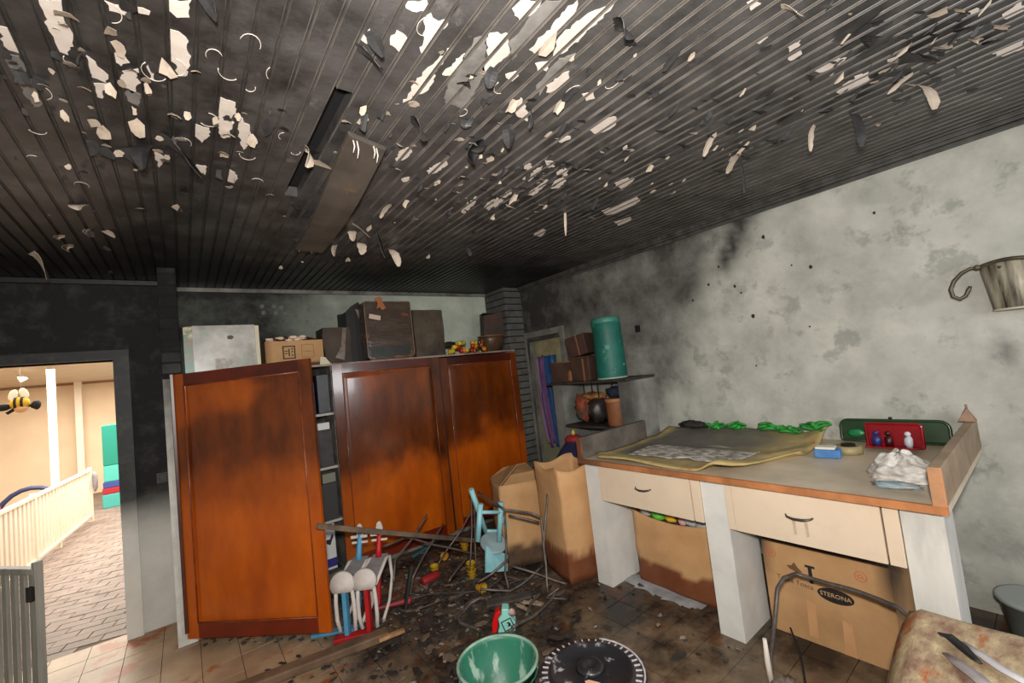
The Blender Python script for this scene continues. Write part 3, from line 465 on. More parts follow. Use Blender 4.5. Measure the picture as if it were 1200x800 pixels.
# curled strips of film hanging from the ceiling: soot on the side that faced the room, pale on the back
def strip(a, b, wd, pale, seed, curl=0.5):
    rr = random.Random(seed); a = Vector(a); b = Vector(b); d = b-a; L = d.length
    side = Vector((d.y, -d.x, 0))
    side = Vector((math.cos(seed*1.3)*0.5+0.8, math.sin(seed*1.3)*0.6-0.5, 0)).normalized() if side.length < 0.02 else side.normalized()
    fwd = side.cross(Vector((0, 0, 1))).normalized()
    n = 6; vs = []
    st = fwd*(wd*0.9)*(1 if rr.random() < 0.5 else -1)
    for i in range(n+1):
        t = i/n
        p = a + st*(1-t)**2*0.9 - st*0.0 + d*(t**1.35) + Vector((0, 0, -0.0015))
        ww = wd/2*(0.55+0.6*math.sin(math.pi*min(1, t*0.75+0.2)))*(1+rr.uniform(-.15, .15))
        if i == n: ww *= 0.55
        tw = side*math.cos(0.5*t*rr.uniform(.4, 1)) + fwd*math.sin(0.5*t)
        bow = fwd*ww*0.35
        vs += [p-tw*ww+bow*t, p, p+tw*ww*rr.uniform(.85, 1.1)+bow*t]
    th = 0.0008; nrm = fwd
    mm = MB(); k = 3*(n+1)
    V = [tuple(v+nrm*th) for v in vs]+[tuple(v-nrm*th) for v in vs]
    f0 = [(3*i+j, 3*i+j+1, 3*i+3+j+1, 3*i+3+j) for i in range(n) for j in (0, 1)]
    mm.add(V, f0, 0, False); 
    for q in f0: mm.f.append([i+k for i in q][::-1]); mm.m.append(1); mm.sm.append(True)
    for i in range(n):
        for (u, v) in ((3*i, 3*i+3), (3*i+5, 3*i+2)):
            mm.f.append([v, u, u+k, v+k]); mm.m.append(0); mm.sm.append(False)
    return mm
for i, (a, b, wd, pale) in enumerate(STRIPS):
    ms = [M_cream, M_cream] if pale else [M_flake, M_flake]
    ob('curled_strip', strip(a, b, wd, pale, i), ms, cl)
# small flakes
def flake(x, y, kind, seed, big=1.0):
    rr = random.Random(seed*7+1); n = rr.choice((7, 8, 9, 10))
    W = min(0.021, rr.uniform(0.010, 0.022)*big); L = W*rr.uniform(0.9, 2.2)
    ti = rr.uniform(0.06, 0.75); hinge = 1 if rr.random() < 0.5 else -1
    P = []
    for k in range(n):
        a = 2*math.pi*k/n+rr.uniform(-.25, .25); q = rr.uniform(0.5, 1.2)
        P.append((W*math.cos(a)*q, L*math.sin(a)*q))
    V = []
    for (u, v) in [(0, 0)]+P:
        t = (v*hinge+L)      # 0 at the edge that still sticks
        V.append((x+u, y+v*math.cos(ti), 2.5975-max(0, t)*math.sin(ti)-0.12*abs(u)*math.sin(ti*2)-4.0*u*u*math.sin(ti)*8))
    N = n+1; mm = MB(); th = 0.0009
    mm.add(V+[(p[0], p[1], p[2]+th) for p in V], [(0, 1+k, 1+(k+1) % n) for k in range(n)]+[(N, N+1+(k+1) % n, N+1+k) for k in range(n)]+[(1+k, N+1+k, N+1+(k+1) % n, 1+(k+1) % n) for k in range(n)], 0, False)
    return mm
stuff = {0: MB(), 1: MB()}
for i, (x, y) in enumerate(SCATTER):
    pale = rnd.random() < (0.42 if x < 1.3 else 0.26)
    big = rnd.choice((0.45, 0.6, 0.8, 1.0, 1.3, 1.8))
    mm = flake(x, y, 0, i, big)
    if i % 5 == 0: ob('paint_flake', mm, M_cream if pale else M_flake, cl)
    else:
        t = stuff[1 if pale else 0]; o = len(t.v); t.v += mm.v; t.f += [[q+o for q in f] for f in mm.f]; t.m += mm.m; t.sm += mm.sm
ob('paint_flake', stuff[0], M_flake, cl, kind='stuff'); ob('paint_flake', stuff[1], M_cream, cl, kind='stuff')
# thin curled edges: pale hairlines where the film has split
ed = MB()
for (x, y) in [(0.16, 1.45), (0.22, 1.5), (0.03, 1.5), (0.12, 1.75), (-0.02, 1.55), (0.36, 1.75), (0.26, 1.95), (0.42, 1.85), (0.2, 1.3), (0.12, 1.4), (-0.1, 1.35), (-0.3, 1.8), (-0.4, 2.3), (-0.2, 1.6), (0.9, 1.3), (0.6, 1.0), (0.32, 2.2), (1.2, 1.0), (1.3, 0.9), (0.95, 1.1), (-0.35, 2.05), (-0.3, 2.5), (0.05, 1.95), (0.28, 1.4)]:
    r_ = rnd.uniform(0.015, 0.03); a0 = rnd.uniform(0, 6); n = 9; L = rnd.uniform(1.6, 4.2)
    ed.tube([(x+r_*math.cos(a0+L*k/n), y+r_*1.5*math.sin(a0+L*k/n), 2.5975) for k in range(n+1)], 0.0014, 4)
ob('split_edge', ed, M_white, cl, kind='stuff')
# the panel that has come loose, hanging below its gap
mp = MB(); n = 12; vs = []
for i in range(n+1):
    t = i/n; cx = 0.635+0.06*t; y = 1.60+1.33*t; z = 2.575-0.055*math.sin(math.pi*t*0.8)-0.02*t; hw = 0.088
    z -= 0.012
    for (u, dz) in ((-1, 0.016), (-0.96, 0.0), (0, -0.003), (0.96, 0.0), (1, 0.016), (0.9, 0.018), (0, 0.016), (-0.9, 0.018)):
        vs.append((cx+u*hw, y+(0.03*u if i == 0 else 0), z+dz+0.004*math.sin(t*9+u)))
fs = [(i*8+j, i*8+(j+1) % 8, (i+1)*8+(j+1) % 8, (i+1)*8+j) for i in range(n) for j in range(8)]+[tuple(range(8))[::-1], tuple(n*8+j for j in range(8))]
mp.add(vs, fs, 0, False)
ob('loose_panel', mp, mat('scorched_panel', (96, 88, 80), 0.5, (62, 56, 52), 4, 7, rust=(120, 96, 74), rthr=0.62, rscale=5, world=True), cl, 0.002, label='brownish grey ceiling board hanging loose')
dr = MB()
for (x, y, L) in [(0.575, 1.60, .05), (0.59, 1.60, .07), (0.66, 1.61, .05), (0.675, 1.62, .06), (0.64, 2.94, .05), (0.67, 2.94, .04), (0.72, 2.95, .05)]:
    dr.tube([(x, y, 2.56), (x+.004, y, 2.56-L*.5), (x-.002, y+.004, 2.56-L)], [0.004, 0.003, 0.001], 5)
ob('plaster_drip', dr, M_white, cl, kind='stuff')

# ---------------------------------------------------------------- the hall beyond the doorway
HZ = 2.35
m = MB(); m.box(-4.2, -0.02, 4.40, 12.8, -0.06, -0.006); hf = struct(ob('floor_hall', m, M_pavegrout))
cells = []
ca, sa = math.cos(R(-14)), math.sin(R(-14))
for j in range(-16, 90):
    for i in range(-12, 14):
        u = i*0.21+(0.105 if j % 2 else 0); v = j*0.105
        x = -0.9+u*ca-v*sa - 1.0; y = 4.3+u*sa+v*ca
        if -1.75 < x < 0.05 and 4.45 < y < 12.6: cells.append((x, y))
cells.sort(key=lambda c: c[1])
rest = MB()
for k, (x, y) in enumerate(cells):
    h = rnd.uniform(-0.0015, 0.0025); M = Matrix.Translation((x, y, 0)) @ Matrix.Rotation(R(-14)+rnd.uniform(-.01, .01), 4, 'Z')
    t_ = MB() if k < 290 else rest
    a, b = 0.101, 0.0485
    t_.add([(-a, -b, h-.0), (a, -b, h), (a, b, h), (-a, b, h), (-a-.002, -b-.002, -.006), (a+.002, -b-.002, -.006), (a+.002, b+.002, -.006), (-a-.002, b+.002, -.006)],
           [(0, 1, 2, 3), (0, 4, 5, 1), (1, 5, 6, 2), (2, 6, 7, 3), (3, 7, 4, 0)], 0, False, M)
    if k < 290: ob('paver', t_, M_paver, hf)
ob('paver', rest, M_paver, hf, kind='stuff')
m = MB(); m.box(-4.2, 1.2, 12.7, 12.8, 0, HZ+0.02); struct(ob('wall_hall_back', m, M_hallwall))
m = MB(); m.box(-4.3, -4.2, 4.44, 12.8, 0, HZ+0.02); struct(ob('wall_hall_left', m, M_hallwall))
m = MB(); m.box(1.2, 1.3, 4.62, 12.8, 0, HZ+0.02); struct(ob('wall_hall_right', m, M_hallwall))
m = MB(); m.box(-4.2, -1.6, 4.32, 4.44, 0, HZ+0.02); struct(ob('wall_hall_front', m, M_hallwall))
hc = struct(emp('ceiling_hall')); m = MB(); m.box(-4.3, 1.3, 4.64, 12.8, HZ+0.012, HZ+0.06); ob('backing_board', m, mat('hall_ceiling_gap', (120, 104, 86), 0.8), hc)
M_hceil = mat('hall_ceiling_board', (216, 196, 168), 0.6, (200, 180, 152), 3, 4)
y = 4.46
while y < 12.68:
    m = MB(); m.box(-4.2, 1.2 if y > 4.62 else -0.15, y, y+0.115, HZ, HZ+0.011); ob('ceiling_plank', m, M_hceil, hc); y += 0.128
m = MB(); m.box(-4.2, 1.2, 12.66, 12.70, HZ-0.05, HZ); struct(ob('trim_4', m, mat('brown_trim', (150, 118, 92), 0.6)))
m = MB(); m.box(-1.37, -1.30, 7.97, 8.04, 0, HZ); struct(ob('pillar_hall', m, M_post, bevel=0.006))
m = MB(); m.box(-1.76, -1.65, 12.45, 12.56, 0, HZ); struct(ob('pillar_hall', m, M_post, bevel=0.006))
# white railing
def railing(name, label, A, B, z0, z1, n, mt, tw, group=None, cat='railing'):
    A = Vector(A); B = Vector(B); d = (B-A); L = d.length; rz = math.atan2(d.y, d.x)
    t = thing(name, label, cat, (A.x, A.y, 0), rz, group)
    m = MB(); m.box(0, L, -0.022, 0.022, z1-0.035, z1); ob('top_rail', m, mt, t, 0.004)
    m = MB(); m.box(0, L, -0.018, 0.018, z0, z0+0.035); ob('bottom_rail', m, mt, t, 0.004)
    me = None
    for i in range(n):
        x = L*(i+0.5)/n
        if me is None:
            m = MB(); m.box(-tw/2, tw/2, -0.009, 0.009, z0+0.03, z1-0.033); o = ob('baluster', m, mt, t, 0.002); me = o.data
        else: o = ob('baluster', None, None, t, 0.002, mesh=me)
        o.location = (x, 0, 0)
    return t, L
t, L = railing('hall_railing', 'white painted railing of upright slats in the hall beyond the doorway', (-1.55, 5.0, 0), (-1.20, 9.4, 0), 0.08, 0.80, 40, M_post, 0.06)
for x in (0.0, 2.2, L):
    m = MB(); m.box(x-0.025, x+0.025, -0.025, 0.025, 0, 0.82); ob('post', m, M_post, t, 0.004)
# grey gate of slats, mottled darker, standing open in the doorway
M_gate = mat('mottled_grey_gate', (176, 176, 166), 0.6, (108, 108, 102), 9, 7, rust=(176, 172, 160), rthr=0.63, rscale=14, stretch=(1, 1, 0.15))
t, L = railing('safety_gate', 'mottled grey slatted gate standing open in the doorway', (-1.10, 4.24, 0), (-0.71, 3.74, 0), 0.04, 0.775, 8, M_gate, 0.042, cat='gate')
for x in (0.0, L):
    m = MB(); m.box(x-0.014, x+0.014, -0.02, 0.02, 0.0, 0.81); ob('stile', m, M_gate, t, 0.003)
m = MB(); m.box(L-0.03, L+0.012, -0.04, -0.018, 0.60, 0.68); ob('latch', m, mat('black_latch', (20, 19, 18), 0.5), t, 0.003)
# grey cloth tied to the end of the railing
t_ = MB(); t_.blob((-1.138, 9.36, 0.60), (0.035, 0.03, 0.16), 2, 0.3, 3, 3)
tag(ob('hanging_cloth', t_, mat('grey_cloth', (150, 146, 150), 0.9, (120, 116, 122), 20)), 'small grey cloth hanging over the far end of the white railing', 'cloth')
# hanging bee decoration
t = thing('bee_mobile', 'yellow and black hanging bee decoration with pale wings in the hall', 'mobile', (-1.20, 6.0, 1.80))
M_y = mat('bee_yellow', (214, 170, 40), 0.8); M_k = mat('bee_black', (24, 20, 18), 0.8); M_wg = mat('bee_wing', (244, 238, 214), 0.6)
m = MB(); m.lathe([(0.0, -0.075), (0.04, -0.06), (0.055, -0.02), (0.052, 0.02), (0.035, 0.05), (0.0, 0.06)], 16, 0, Matrix.Rotation(R(90), 4, 'Y')); ob('body', m, M_y, t)
for x in (-0.03, 0.012):
    m = MB(); m.lathe([(0.0, -0.009), (0.0565, -0.009), (0.0565, 0.009), (0.0, 0.009)], 16, 0, Matrix.Translation((x, 0, 0)) @ Matrix.Rotation(R(90), 4, 'Y')); ob('stripe', m, M_k, t)
m = MB(); m.blob((0.0, -0.01, -0.05), (0.045, 0.04, 0.04), 2, 0.05); ob('head', m, mat('bee_face', (222, 170, 120), 0.8), t)
m = MB(); m.blob((0.095, 0, -0.03), (0.035, 0.03, 0.045), 2, 0.3, 2, 2); ob('glove', m, M_k, t)
m = MB(); m.blob((-0.11, 0, -0.025), (0.05, 0.03, 0.035), 2, 0.3, 2, 5); ob('glove', m, M_k, t)
for a_, b_, r_ in (((-0.04, 0, -0.05), (-0.09, 0, -0.085), .014), ((-0.03, 0, -0.03), (-0.09, 0, -0.03), .012), ((0.03, 0, -0.03), (0.08, 0, -0.03), .012)):
    m = MB(); m.tube([a_, b_], r_, 8); ob('limb', m, M_k, t)
for x, z, a in ((-0.05, 0.10, 15), (0.02, 0.11, -18)):
    m = MB(); m.blob((0, 0, 0), (0.03, 0.008, 0.055), 2, 0.0); o = ob('wing', m, M_wg, t); o.location = (x, 0.01, z-0.02); o.rotation_euler = (0, R(a), 0)
m = MB(); m.tube([(0, 0.01, 0.08), (0, 0.01, HZ-1.80)], 0.0012, 4); ob('thread', m, M_wg, t)
# ceiling spotlight
t = thing('spotlight', 'small white spotlight under the hall ceiling near the bee', 'lamp', (-1.82, 9.0, HZ))
m = MB(); m.lathe([(0.03, 0), (0.03, -0.02), (0.008, -0.02), (0.008, -0.06)], 12); ob('ceiling_mount', m, M_post, t)
m = MB(); m.lathe([(0.018, 0), (0.03, -0.04), (0.045, -0.10), (0.04, -0.105)], 14, 0, Matrix.Translation((0, 0, -0.05)) @ Matrix.Rotation(R(-35), 4, 'Y')); ob('lamp_head', m, M_post, t)
# red play chair and blue arch beyond the railing
t = thing('toy_slide', 'red and green plastic play slide behind the white railing', 'slide', (-2.42, 9.6, 0))
M_rp = mat('red_plastic', (196, 26, 22), 0.35); M_gp = mat('green_plastic', (40, 120, 60), 0.4)
m = MB(); m.add([(-.35, -.05, 0.45), (-.35, .35, .45), (-.35, .35, 1.05), (-.35, -.05, 1.05), (0, -.05, 1.05), (0, .35, 1.05), (0.30, -.05, 0.05), (0.30, .35, 0.05), (0.05, -.05, 0), (0.05, .35, 0)],
      [(0, 1, 2, 3), (3, 2, 5, 4), (4, 5, 7, 6), (6, 7, 9, 8), (8, 9, 1, 0), (0, 3, 4, 6, 8), (1, 9, 7, 5, 2)]); ob('slide', m, M_rp, t, 0.02)
m = MB(); m.box(-.35, -.02, -.07, .37, 1.051, 1.14); ob('rail_cap', m, M_gp, t, 0.02)
m = MB(); m.box(-.30, -.22, 0, .30, 0, .45); ob('support', m, M_rp, t)
m = MB(); m.tube([(-0.42*math.cos(a), 0, 0.55*math.sin(a)) for a in [math.pi*k/12 for k in range(13)]], 0.035, 8)
o = ob('play_arch', m, mat('navy_arch', (48, 56, 90), 0.5)); o.location = (-2.05, 10.6, 0.0); tag(o, 'dark blue arch-shaped play piece on the hall floor behind the railing', 'toy')
# stack of foam blocks
for i, (z0, z1, c, nm, w_) in enumerate([(0, 0.235, (92, 214, 204), 'pale turquoise', .50), (0.235, 0.34, (204, 44, 60), 'red', .49), (0.34, 0.445, (70, 90, 176), 'blue', .47), (0.445, 0.72, (96, 220, 206), 'light turquoise', .44), (0.72, 1.42, (28, 158, 138), 'deep teal', .44)]):
    m = MB(); m.box(-w_/2, w_/2, -0.25, 0.25, z0+.001, z1)
    o = ob('foam_block', m, mat('foam_'+nm.replace(' ', '_'), tuple(int(q*.78) for q in c), 0.8), bevel=0.012); o.location = (-0.93, 10.6, 0)
    tag(o, '%s foam block in the soft-play stack seen through the doorway' % nm + (', topmost and tallest' if i == 4 else (', at the bottom' if i == 0 else '')), 'foam block', 'stacked foam blocks in the hall')

# ---------------------------------------------------------------- built-in wardrobe
def sdoor(c):
    z = c.z; x = c.x
    n = 0.16*fbm(x*1.0, z*0.6, 2, 3)
    s = 0.62*ss(0.75, 1.20, z+n*1.2)
    return s
def soot_door1(c):
    x, z = c.x, c.z; n = 0.2*fbm(x, z, 1, 2.5)
    s = 0.06 + 0.34*ss(0.76, 1.0, z+n*.6) + 0.36*ss(0.98, 1.2, z+n*.6)*ss(1.62, 1.35, z-0.25*(x-0.4)+n) + 0.30*ss(0.55, 0.85, x)*ss(1.1, 1.4, z) + 0.35*ss(1.62, 1.68, z)*ss(1.78, 1.70, z)*ss(0.45, 0.7, x)
    return max(0, min(0.8, s))
def soot_door2(c):
    x, z = c.x, c.z; n = 0.2*fbm(x, z, 4, 2.5)
    s = 0.08+0.70*ss(0.60, 1.0, z+n) - 0.25*ss(1.45, 1.75, z+n) + 0.28*ss(0.12, 0.02, x) + 0.35*ss(0.88, 1.0, x)
    return max(0, min(0.85, s))
def soot_door3(c):
    x, z = c.x, c.z; n = 0.2*fbm(x, z, 8, 2.5)
    s = 0.08+0.70*ss(0.70, 1.05, z+n) - 0.18*ss(1.5, 1.78, z+n)*ss(0.3, 0.8, x) + 0.3*ss(0.10, 0.0, x)
    return max(0, min(0.85, s))
M_orange = mat('varnished_orange_wood', (205, 100, 18), 0.22, (170, 74, 12), 3.0, 6, 0.0012, 5, soot=(30, 16, 12), samp=0.5, sscale=6, coat=0.35, stretch=(1, 1, 0.35), contrast=1.0)
M_orange_rail = mat('dark_orange_rail', (128, 40, 14), 0.28, (98, 30, 12), 5, 6, 0.001, 6, soot=(32, 17, 13), samp=0.4, sscale=7, coat=0.4)
M_cab = mat('cabinet_shell', (150, 146, 138), 0.7, (70, 66, 62), 8, 6)
WZ = 1.83; WY = 3.97
ward = thing('wardrobe', 'tall built-in wardrobe with orange varnished doors, soot-darkened towards the top', 'wardrobe', (0, 0, 0))
WX1 = 3.12
for x0, x1 in ((0.008, 0.028), (1.04, 1.062), (2.09, 2.11), (WX1-0.02, WX1)):
    m = MB(); m.box(x0, x1, WY+0.012, YB-0.006, 0.06, WZ-0.022); ob('side_panel', m, M_cab, ward)
m = MB(); m.box(0.008, WX1, WY+0.0, YB-0.006, WZ-0.02, WZ-0.002); ob('top_panel', m, mat('top_board', (176, 158, 142), 0.6, (110, 84, 70), 8, 6), ward)
m = MB(); m.box(0.008, WX1, WY+0.012, YB-0.006, 0.0, 0.058); ob('plinth', m, M_cab, ward)
m = MB(); m.box(0.03, WX1-.02, YB-0.016, YB-0.007, 0.06, WZ-0.022); ob('back_panel', m, mat('dark_back', (40, 36, 34), 0.8), ward)
M_shelf = mat('dusty_shelf_edge', (190, 186, 178), 0.6, (140, 134, 126), 12)
for z in (0.47, 0.92, 1.38):
    m = MB(); m.box(0.03, 1.038, WY+0.02, YB-0.02, z, z+0.02); ob('shelf', m, M_shelf, ward)
def door(w_, h, sf):
    e = emp('door'); e.parent = ward
    st = 0.085; T = 0.022
    def pc(nm, x0, x1, z0, z1, y0=-T, y1=0.0, mt=M_orange, bv=0.0025):
        nx = max(1, int((x1-x0)/0.05)); nz = max(1, int((z1-z0)/0.05)); mm = MB()
        slab_y(mm, x0, x1, z0, z1, y0, y1, nx, nz); return ob(nm, mm, mt, e, 0, soot=sf)
    pc('stile', 0, st, 0, h); pc('stile', w_-st, w_, 0, h)
    pc('rail', st, w_-st, 0, 0.10, mt=M_orange_rail); pc('rail', st, w_-st, h-0.085, h, mt=M_orange_rail)
    mm = MB(); x0, x1, z0, z1 = st-.004, w_-st+.004, 0.098, h-0.083
    nx, nz = 22, 44
    def P(x, z):   # raised field, a little warped by the heat
        d = min(x-x0, x1-x, z-z0, z1-z); b = ss(0.012, 0.035, d)
        return (x, -0.010+0.006*0-0.005*b+0.0035*noise.noise(Vector((x*2.2, z*1.6, w_*9+h)))*b, z)
    g = grid(x0, x1, nx*3, z0, z1, nz*2, P); mm.add(g.v, g.f, 0, True); mm.box(x0, x1, -0.004, -0.001, z0, z1)
    ob('panel', mm, M_orange, e, soot=sf)
    bd = MB()
    for q in (((st, h-.083), (w_-st, h-.083)), ((st, .098), (w_-st, .098)), ((st, .098), (st, h-.083)), ((w_-st, .098), (w_-st, h-.083))):
        bd.tube([(q[0][0], -T+0.001, q[0][1]), (q[1][0], -T+0.001, q[1][1])], 0.0045, 6)
    ob('moulding', bd, mat('worn_moulding', (150, 74, 38), 0.35, (84, 36, 20), 20, 5, coat=.3), e)
    return e
d1 = door(1.027, 1.775, soot_door1); d1.location = (-0.04, 3.822, 0.05); d1.rotation_euler = (0, 0, R(-44.5))
m = MB(); m.box(-0.068, -0.047, 3.79, 3.832, 0.09, 1.83); ob('door_post', m, mat('dark_red_post', (84, 32, 20), 0.35, (52, 22, 16), 8), ward, 0.003)
m = MB(); m.box(0.003, 0.02, 3.835, 3.98, 0.08, 1.81); ob('side_panel', m, M_cab, ward)
d2 = door(1.045, 1.765, soot_door2); d2.location = (1.035, WY-0.002, 0.05); d2.rotation_euler = (0, R(0.3), R(-0.8))
d3 = door(1.005, 1.745, soot_door3); d3.location = (2.105, WY-0.002, 0.05); d3.rotation_euler = (0, 0, R(0.0))
m = MB(); m.box(2.078, 2.107, WY-0.022, WY+0.002, 0.05, WZ-0.024); ob('door_post', m, mat('charred_post', (40, 26, 20), 0.5, (22, 14, 12), 12), ward)
# things on the wardrobe shelves, seen through the open door's gap
M_lb = mat('blue_binder', (36, 52, 96), 0.5); M_wb = mat('white_binder', (206, 206, 204), 0.6); M_db = mat('dark_folder', (46, 46, 44), 0.6)
def bx(name, label, cat, x0, x1, y0, y1, z0, z1, mt, group=None, bevel=0.004, rz=0):
    m = MB(); cx, cy = (x0+x1)/2, (y0+y1)/2; m.box(x0-cx, x1-cx, y0-cy, y1-cy, 0, z1-z0)
    o = ob(name, m, mt, None, bevel); o.location = (cx, cy, z0); o.rotation_euler = (0, 0, rz); return tag(o, label, cat, group)
bx('file_box', 'dark grey wrapped bundle on the top wardrobe shelf behind the open door', 'box', 0.93, 1.03, 4.03, 4.3, 1.401, 1.74, mat('dark_wrap', (52, 52, 58), 0.35, (30, 30, 34), 14, 5))
bx('binder', 'blue binder on the top wardrobe shelf in the gap beside the open door', 'binder', 0.865, 0.905, 4.02, 4.28, 1.401, 1.68, M_lb)
bx('white_box', 'small white box lying in the second wardrobe compartment', 'box', 0.90, 1.0, 4.0, 4.2, 1.26, 1.32, M_wb)
bx('game_box', 'dark stack of games under the small white box in the wardrobe', 'box', 0.88, 1.02, 4.02, 4.3, 0.941, 1.258, mat('dark_games', (34, 33, 34), 0.6, (60, 58, 56), 16))
bx('grey_box', 'grey cardboard box in the third wardrobe compartment', 'box', 0.91, 1.02, 4.02, 4.25, 0.80, 0.88, mat('greenish_card', (120, 122, 108), 0.8))
bx('dark_box', 'dark grey box supporting a smaller grey one in the wardrobe', 'box', 0.89, 1.02, 4.0, 4.25, 0.491, 0.799, M_db)
t = thing('detergent_box', 'white carton with a blue band leaning in the lowest wardrobe compartment', 'carton', (0.93, 4.07, 0.081))
m = MB(); m.box(-.045, .045, -.05, .05, 0, .37); ob('carton', m, M_wb, t, 0.003)
m = MB(); m.box(-.0455, .0455, -.0515, .0505, 0.02, .09); ob('band', m, mat('indigo_print', (48, 40, 120), 0.5), t)
m = MB(); m.prism([(-.03, .22), (.0, .20), (.03, .27), (.02, .29), (0, .25), (-.03, .25)], 0, .001, 0, frame_M((0, -.0502, 0), (1, 0, 0), (0, 0, 1))); ob('mark', m, mat('dark_print', (34, 28, 40), 0.5), t)
bx('shoe_box', 'brown box standing on the wardrobe floor under the detergent carton', 'box', 0.87, 1.01, 4.0, 4.3, 0.0601, 0.08, M_db)

# ---------------------------------------------------------------- paper, card and the like
M_card = mat('corrugated_card', (196, 154, 108), 0.85, (176, 134, 90), 4, 6, 0.0015, 14, soot=(52, 38, 28), samp=0.5, sscale=6)
M_kraft = mat('kraft_paper', (204, 160, 112), 0.7, (184, 138, 92), 5, 6, 0.003, 10, soot=(112, 58, 28), samp=0.35, sscale=9)
M_burnt = mat('burnt_card', (92, 78, 62), 0.6, (44, 36, 30), 4, 7, 0.003, 12)
M_burnt2 = mat('scorched_brown_card', (78, 62, 48), 0.7, (42, 34, 28), 6, 7, 0.002, 14)
M_burnt3 = mat('charred_reddish_card', (74, 48, 36), 0.7, (36, 27, 22), 6, 7, 0.002, 14)
M_ink = mat('black_ink', (30, 26, 26), 0.7)
M_redink = mat('faded_red_ink', (196, 84, 50), 0.8)
def carton(t, w_, d_, h_, mt, flaps=False, soot=None, th=0.006, open_=True, jitter=0.0):
    """four walls and a floor round an open middle, origin at the base centre"""
    m = MB()
    nz = 10
    for (x0, x1, y0, y1) in ((-w_/2, w_/2, -d_/2, -d_/2+th), (-w_/2, w_/2, d_/2-th, d_/2), (-w_/2, -w_/2+th, -d_/2+th, d_/2-th), (w_/2-th, w_/2, -d_/2+th, d_/2-th)):
        slab = MB(); 
        for yy in (y0, y1):
            g = grid(x0, x1, 8 if x1-x0 > .05 else 1, 0, h_, nz, lambda x, z: (x, yy, z)); m.add(g.v, g.f)
        for xx in (x0, x1):
            g = grid(y0, y1, 8 if y1-y0 > .05 else 1, 0, h_, nz, lambda y, z: (xx, y, z)); m.add(g.v, g.f)
        m.box(x0, x1, y0, y1, h_-0.001, h_)
    m.box(-w_/2+th, w_/2-th, -d_/2+th, d_/2-th, 0, th)
    if not open_: m.box(-w_/2, w_/2, -d_/2, d_/2, h_, h_+th)
    if jitter:
        m.v = [(x+jitter*noise.noise(Vector((x*9, y*9, z*6))), y+jitter*noise.noise(Vector((x*8+5, y*9, z*6))), z+jitter*0.6*noise.noise(Vector((x*9, y*9, 3)))*(z/h_)) for x, y, z in m.v]
    return ob('box_body', m, mt, t, 0, soot=soot)

# ---------------------------------------------------------------- on top of the wardrobe (z = WZ)
t = thing('picture_box', 'smoke-clouded glossy picture box standing on the wardrobe above the open door', 'box', (0.285, 4.20, WZ-0.0015))
m = MB(); m.box(-.25, .22, -.10, .10, 0, .38); ob('box_body', m, mat('card_core', (150, 140, 122), 0.8), t, 0.004)
M_smoke = mat('smoke_clouded_print', (206, 202, 194), 0.3, (122, 118, 108), 5, 4, rust=(146, 162, 136), rthr=0.57, rscale=6.0, contrast=1.0, srough=None)
m = MB(); m.box(-.205, .212, -.104, -.1005, 0.002, .382); ob('front_print', m, M_smoke, t)
m = MB(); m.box(-.262, -.206, -.104, -.1005, 0.002, .372); ob('side_print', m, mat('coloured_side_print', (66, 128, 112), 0.35, (150, 104, 70), 5, 3, rust=(204, 190, 150), rthr=0.56, rscale=7, contrast=1.6), t)
m = MB(); m.box(.2125, .243, -.108, -.100, 0.0, .375); ob('edge_strip', m, mat('ivory_strip', (214, 206, 178), 0.6), t, 0.002)
m = MB(); m.prism([(-.07, .02), (.0, .015), (.02, .05), (.055, .075), (.07, .10), (.045, .115), (.01, .09), (-.005, .12), (-.07, .115)], 0, .0015, 0, frame_M((0, -.1042, 0), (1, 0, 0), (0, 0, 1))); ob('torn_label', m, mat('torn_label_grey', (206, 200, 190), 0.6, (150, 140, 134), 25), t)
m = MB(); m.prism([(.0, .27), (.03, .265), (.045, .285), (.03, .30), (.0, .295)], 0, .0012, 0, frame_M((0.02, -.1042, 0), (1, 0, 0), (0, 0, 1))); ob('dark_smudge', m, mat('dark_smudge', (58, 52, 50), 0.5), t)

t = thing('toy_carton', 'tan printed carton with crumpled red and white things on top, left of the burnt boxes', 'box', (0.795, 4.22, WZ-0.0015))
carton(t, .46, .24, .235, M_card, soot=lambda c: 0.9*ss(0.045, 0.03, c.z)+0.55*ss(-.215, -.23, c.x))
def fr_(x0, x1, z0, z1, w_, y=-.1206, mt=M_ink, nm='printed_mark'):
    m = MB()
    for a in ((x0, x1, z0, z0+w_), (x0, x1, z1-w_, z1), (x0, x0+w_, z0+w_, z1-w_), (x1-w_, x1, z0+w_, z1-w_)): m.box(a[0], a[1], y-.0008, y+.0008, a[2], a[3])
    return m
m = fr_(-.10, .0, .075, .19, .010); m.box(-.055, -.045, -.1214, -.120, .10, .165); m.box(-.085, -.06, -.1214, -.12, .12, .128); m.box(-.085, -.06, -.1214, -.12, .14, .148)
for z in (.10, .13, .155): m.prism([(-.035, z), (-.015, z+.004), (-.025, z+.018)], 0, .0012, 0, frame_M((0, -.1206, 0), (1, 0, 0), (0, 0, 1)))
ob('printed_mark', m, M_ink, t)
m = fr_(.05, .15, .08, .195, .003); m.box(.097, .103, -.1214, -.12, .13, .14); m.box(.06, .14, -.1214, -.12, .132, .135); ob('printed_mark', m, mat('faint_ink', (120, 88, 54), 0.8), t)
rr = random.Random(3)
m = MB(); 
for i in range(16): m.blob((rr.uniform(-.19, .19), rr.uniform(-.09, .07), .235+rr.uniform(0, .02)), (.045, .04, .022), 2, .5, 3, i)
ob('crumpled_filling', m, mat('plum_plastic', (96, 30, 38), 0.4, (48, 26, 26), 9, 4), t, kind='stuff')
m = MB()
for i in range(14): m.blob((rr.uniform(-.20, .08), rr.uniform(-.125, -.07), .24+rr.uniform(0, .03)), (.03, .014, .012), 2, .7, 4, i+30)
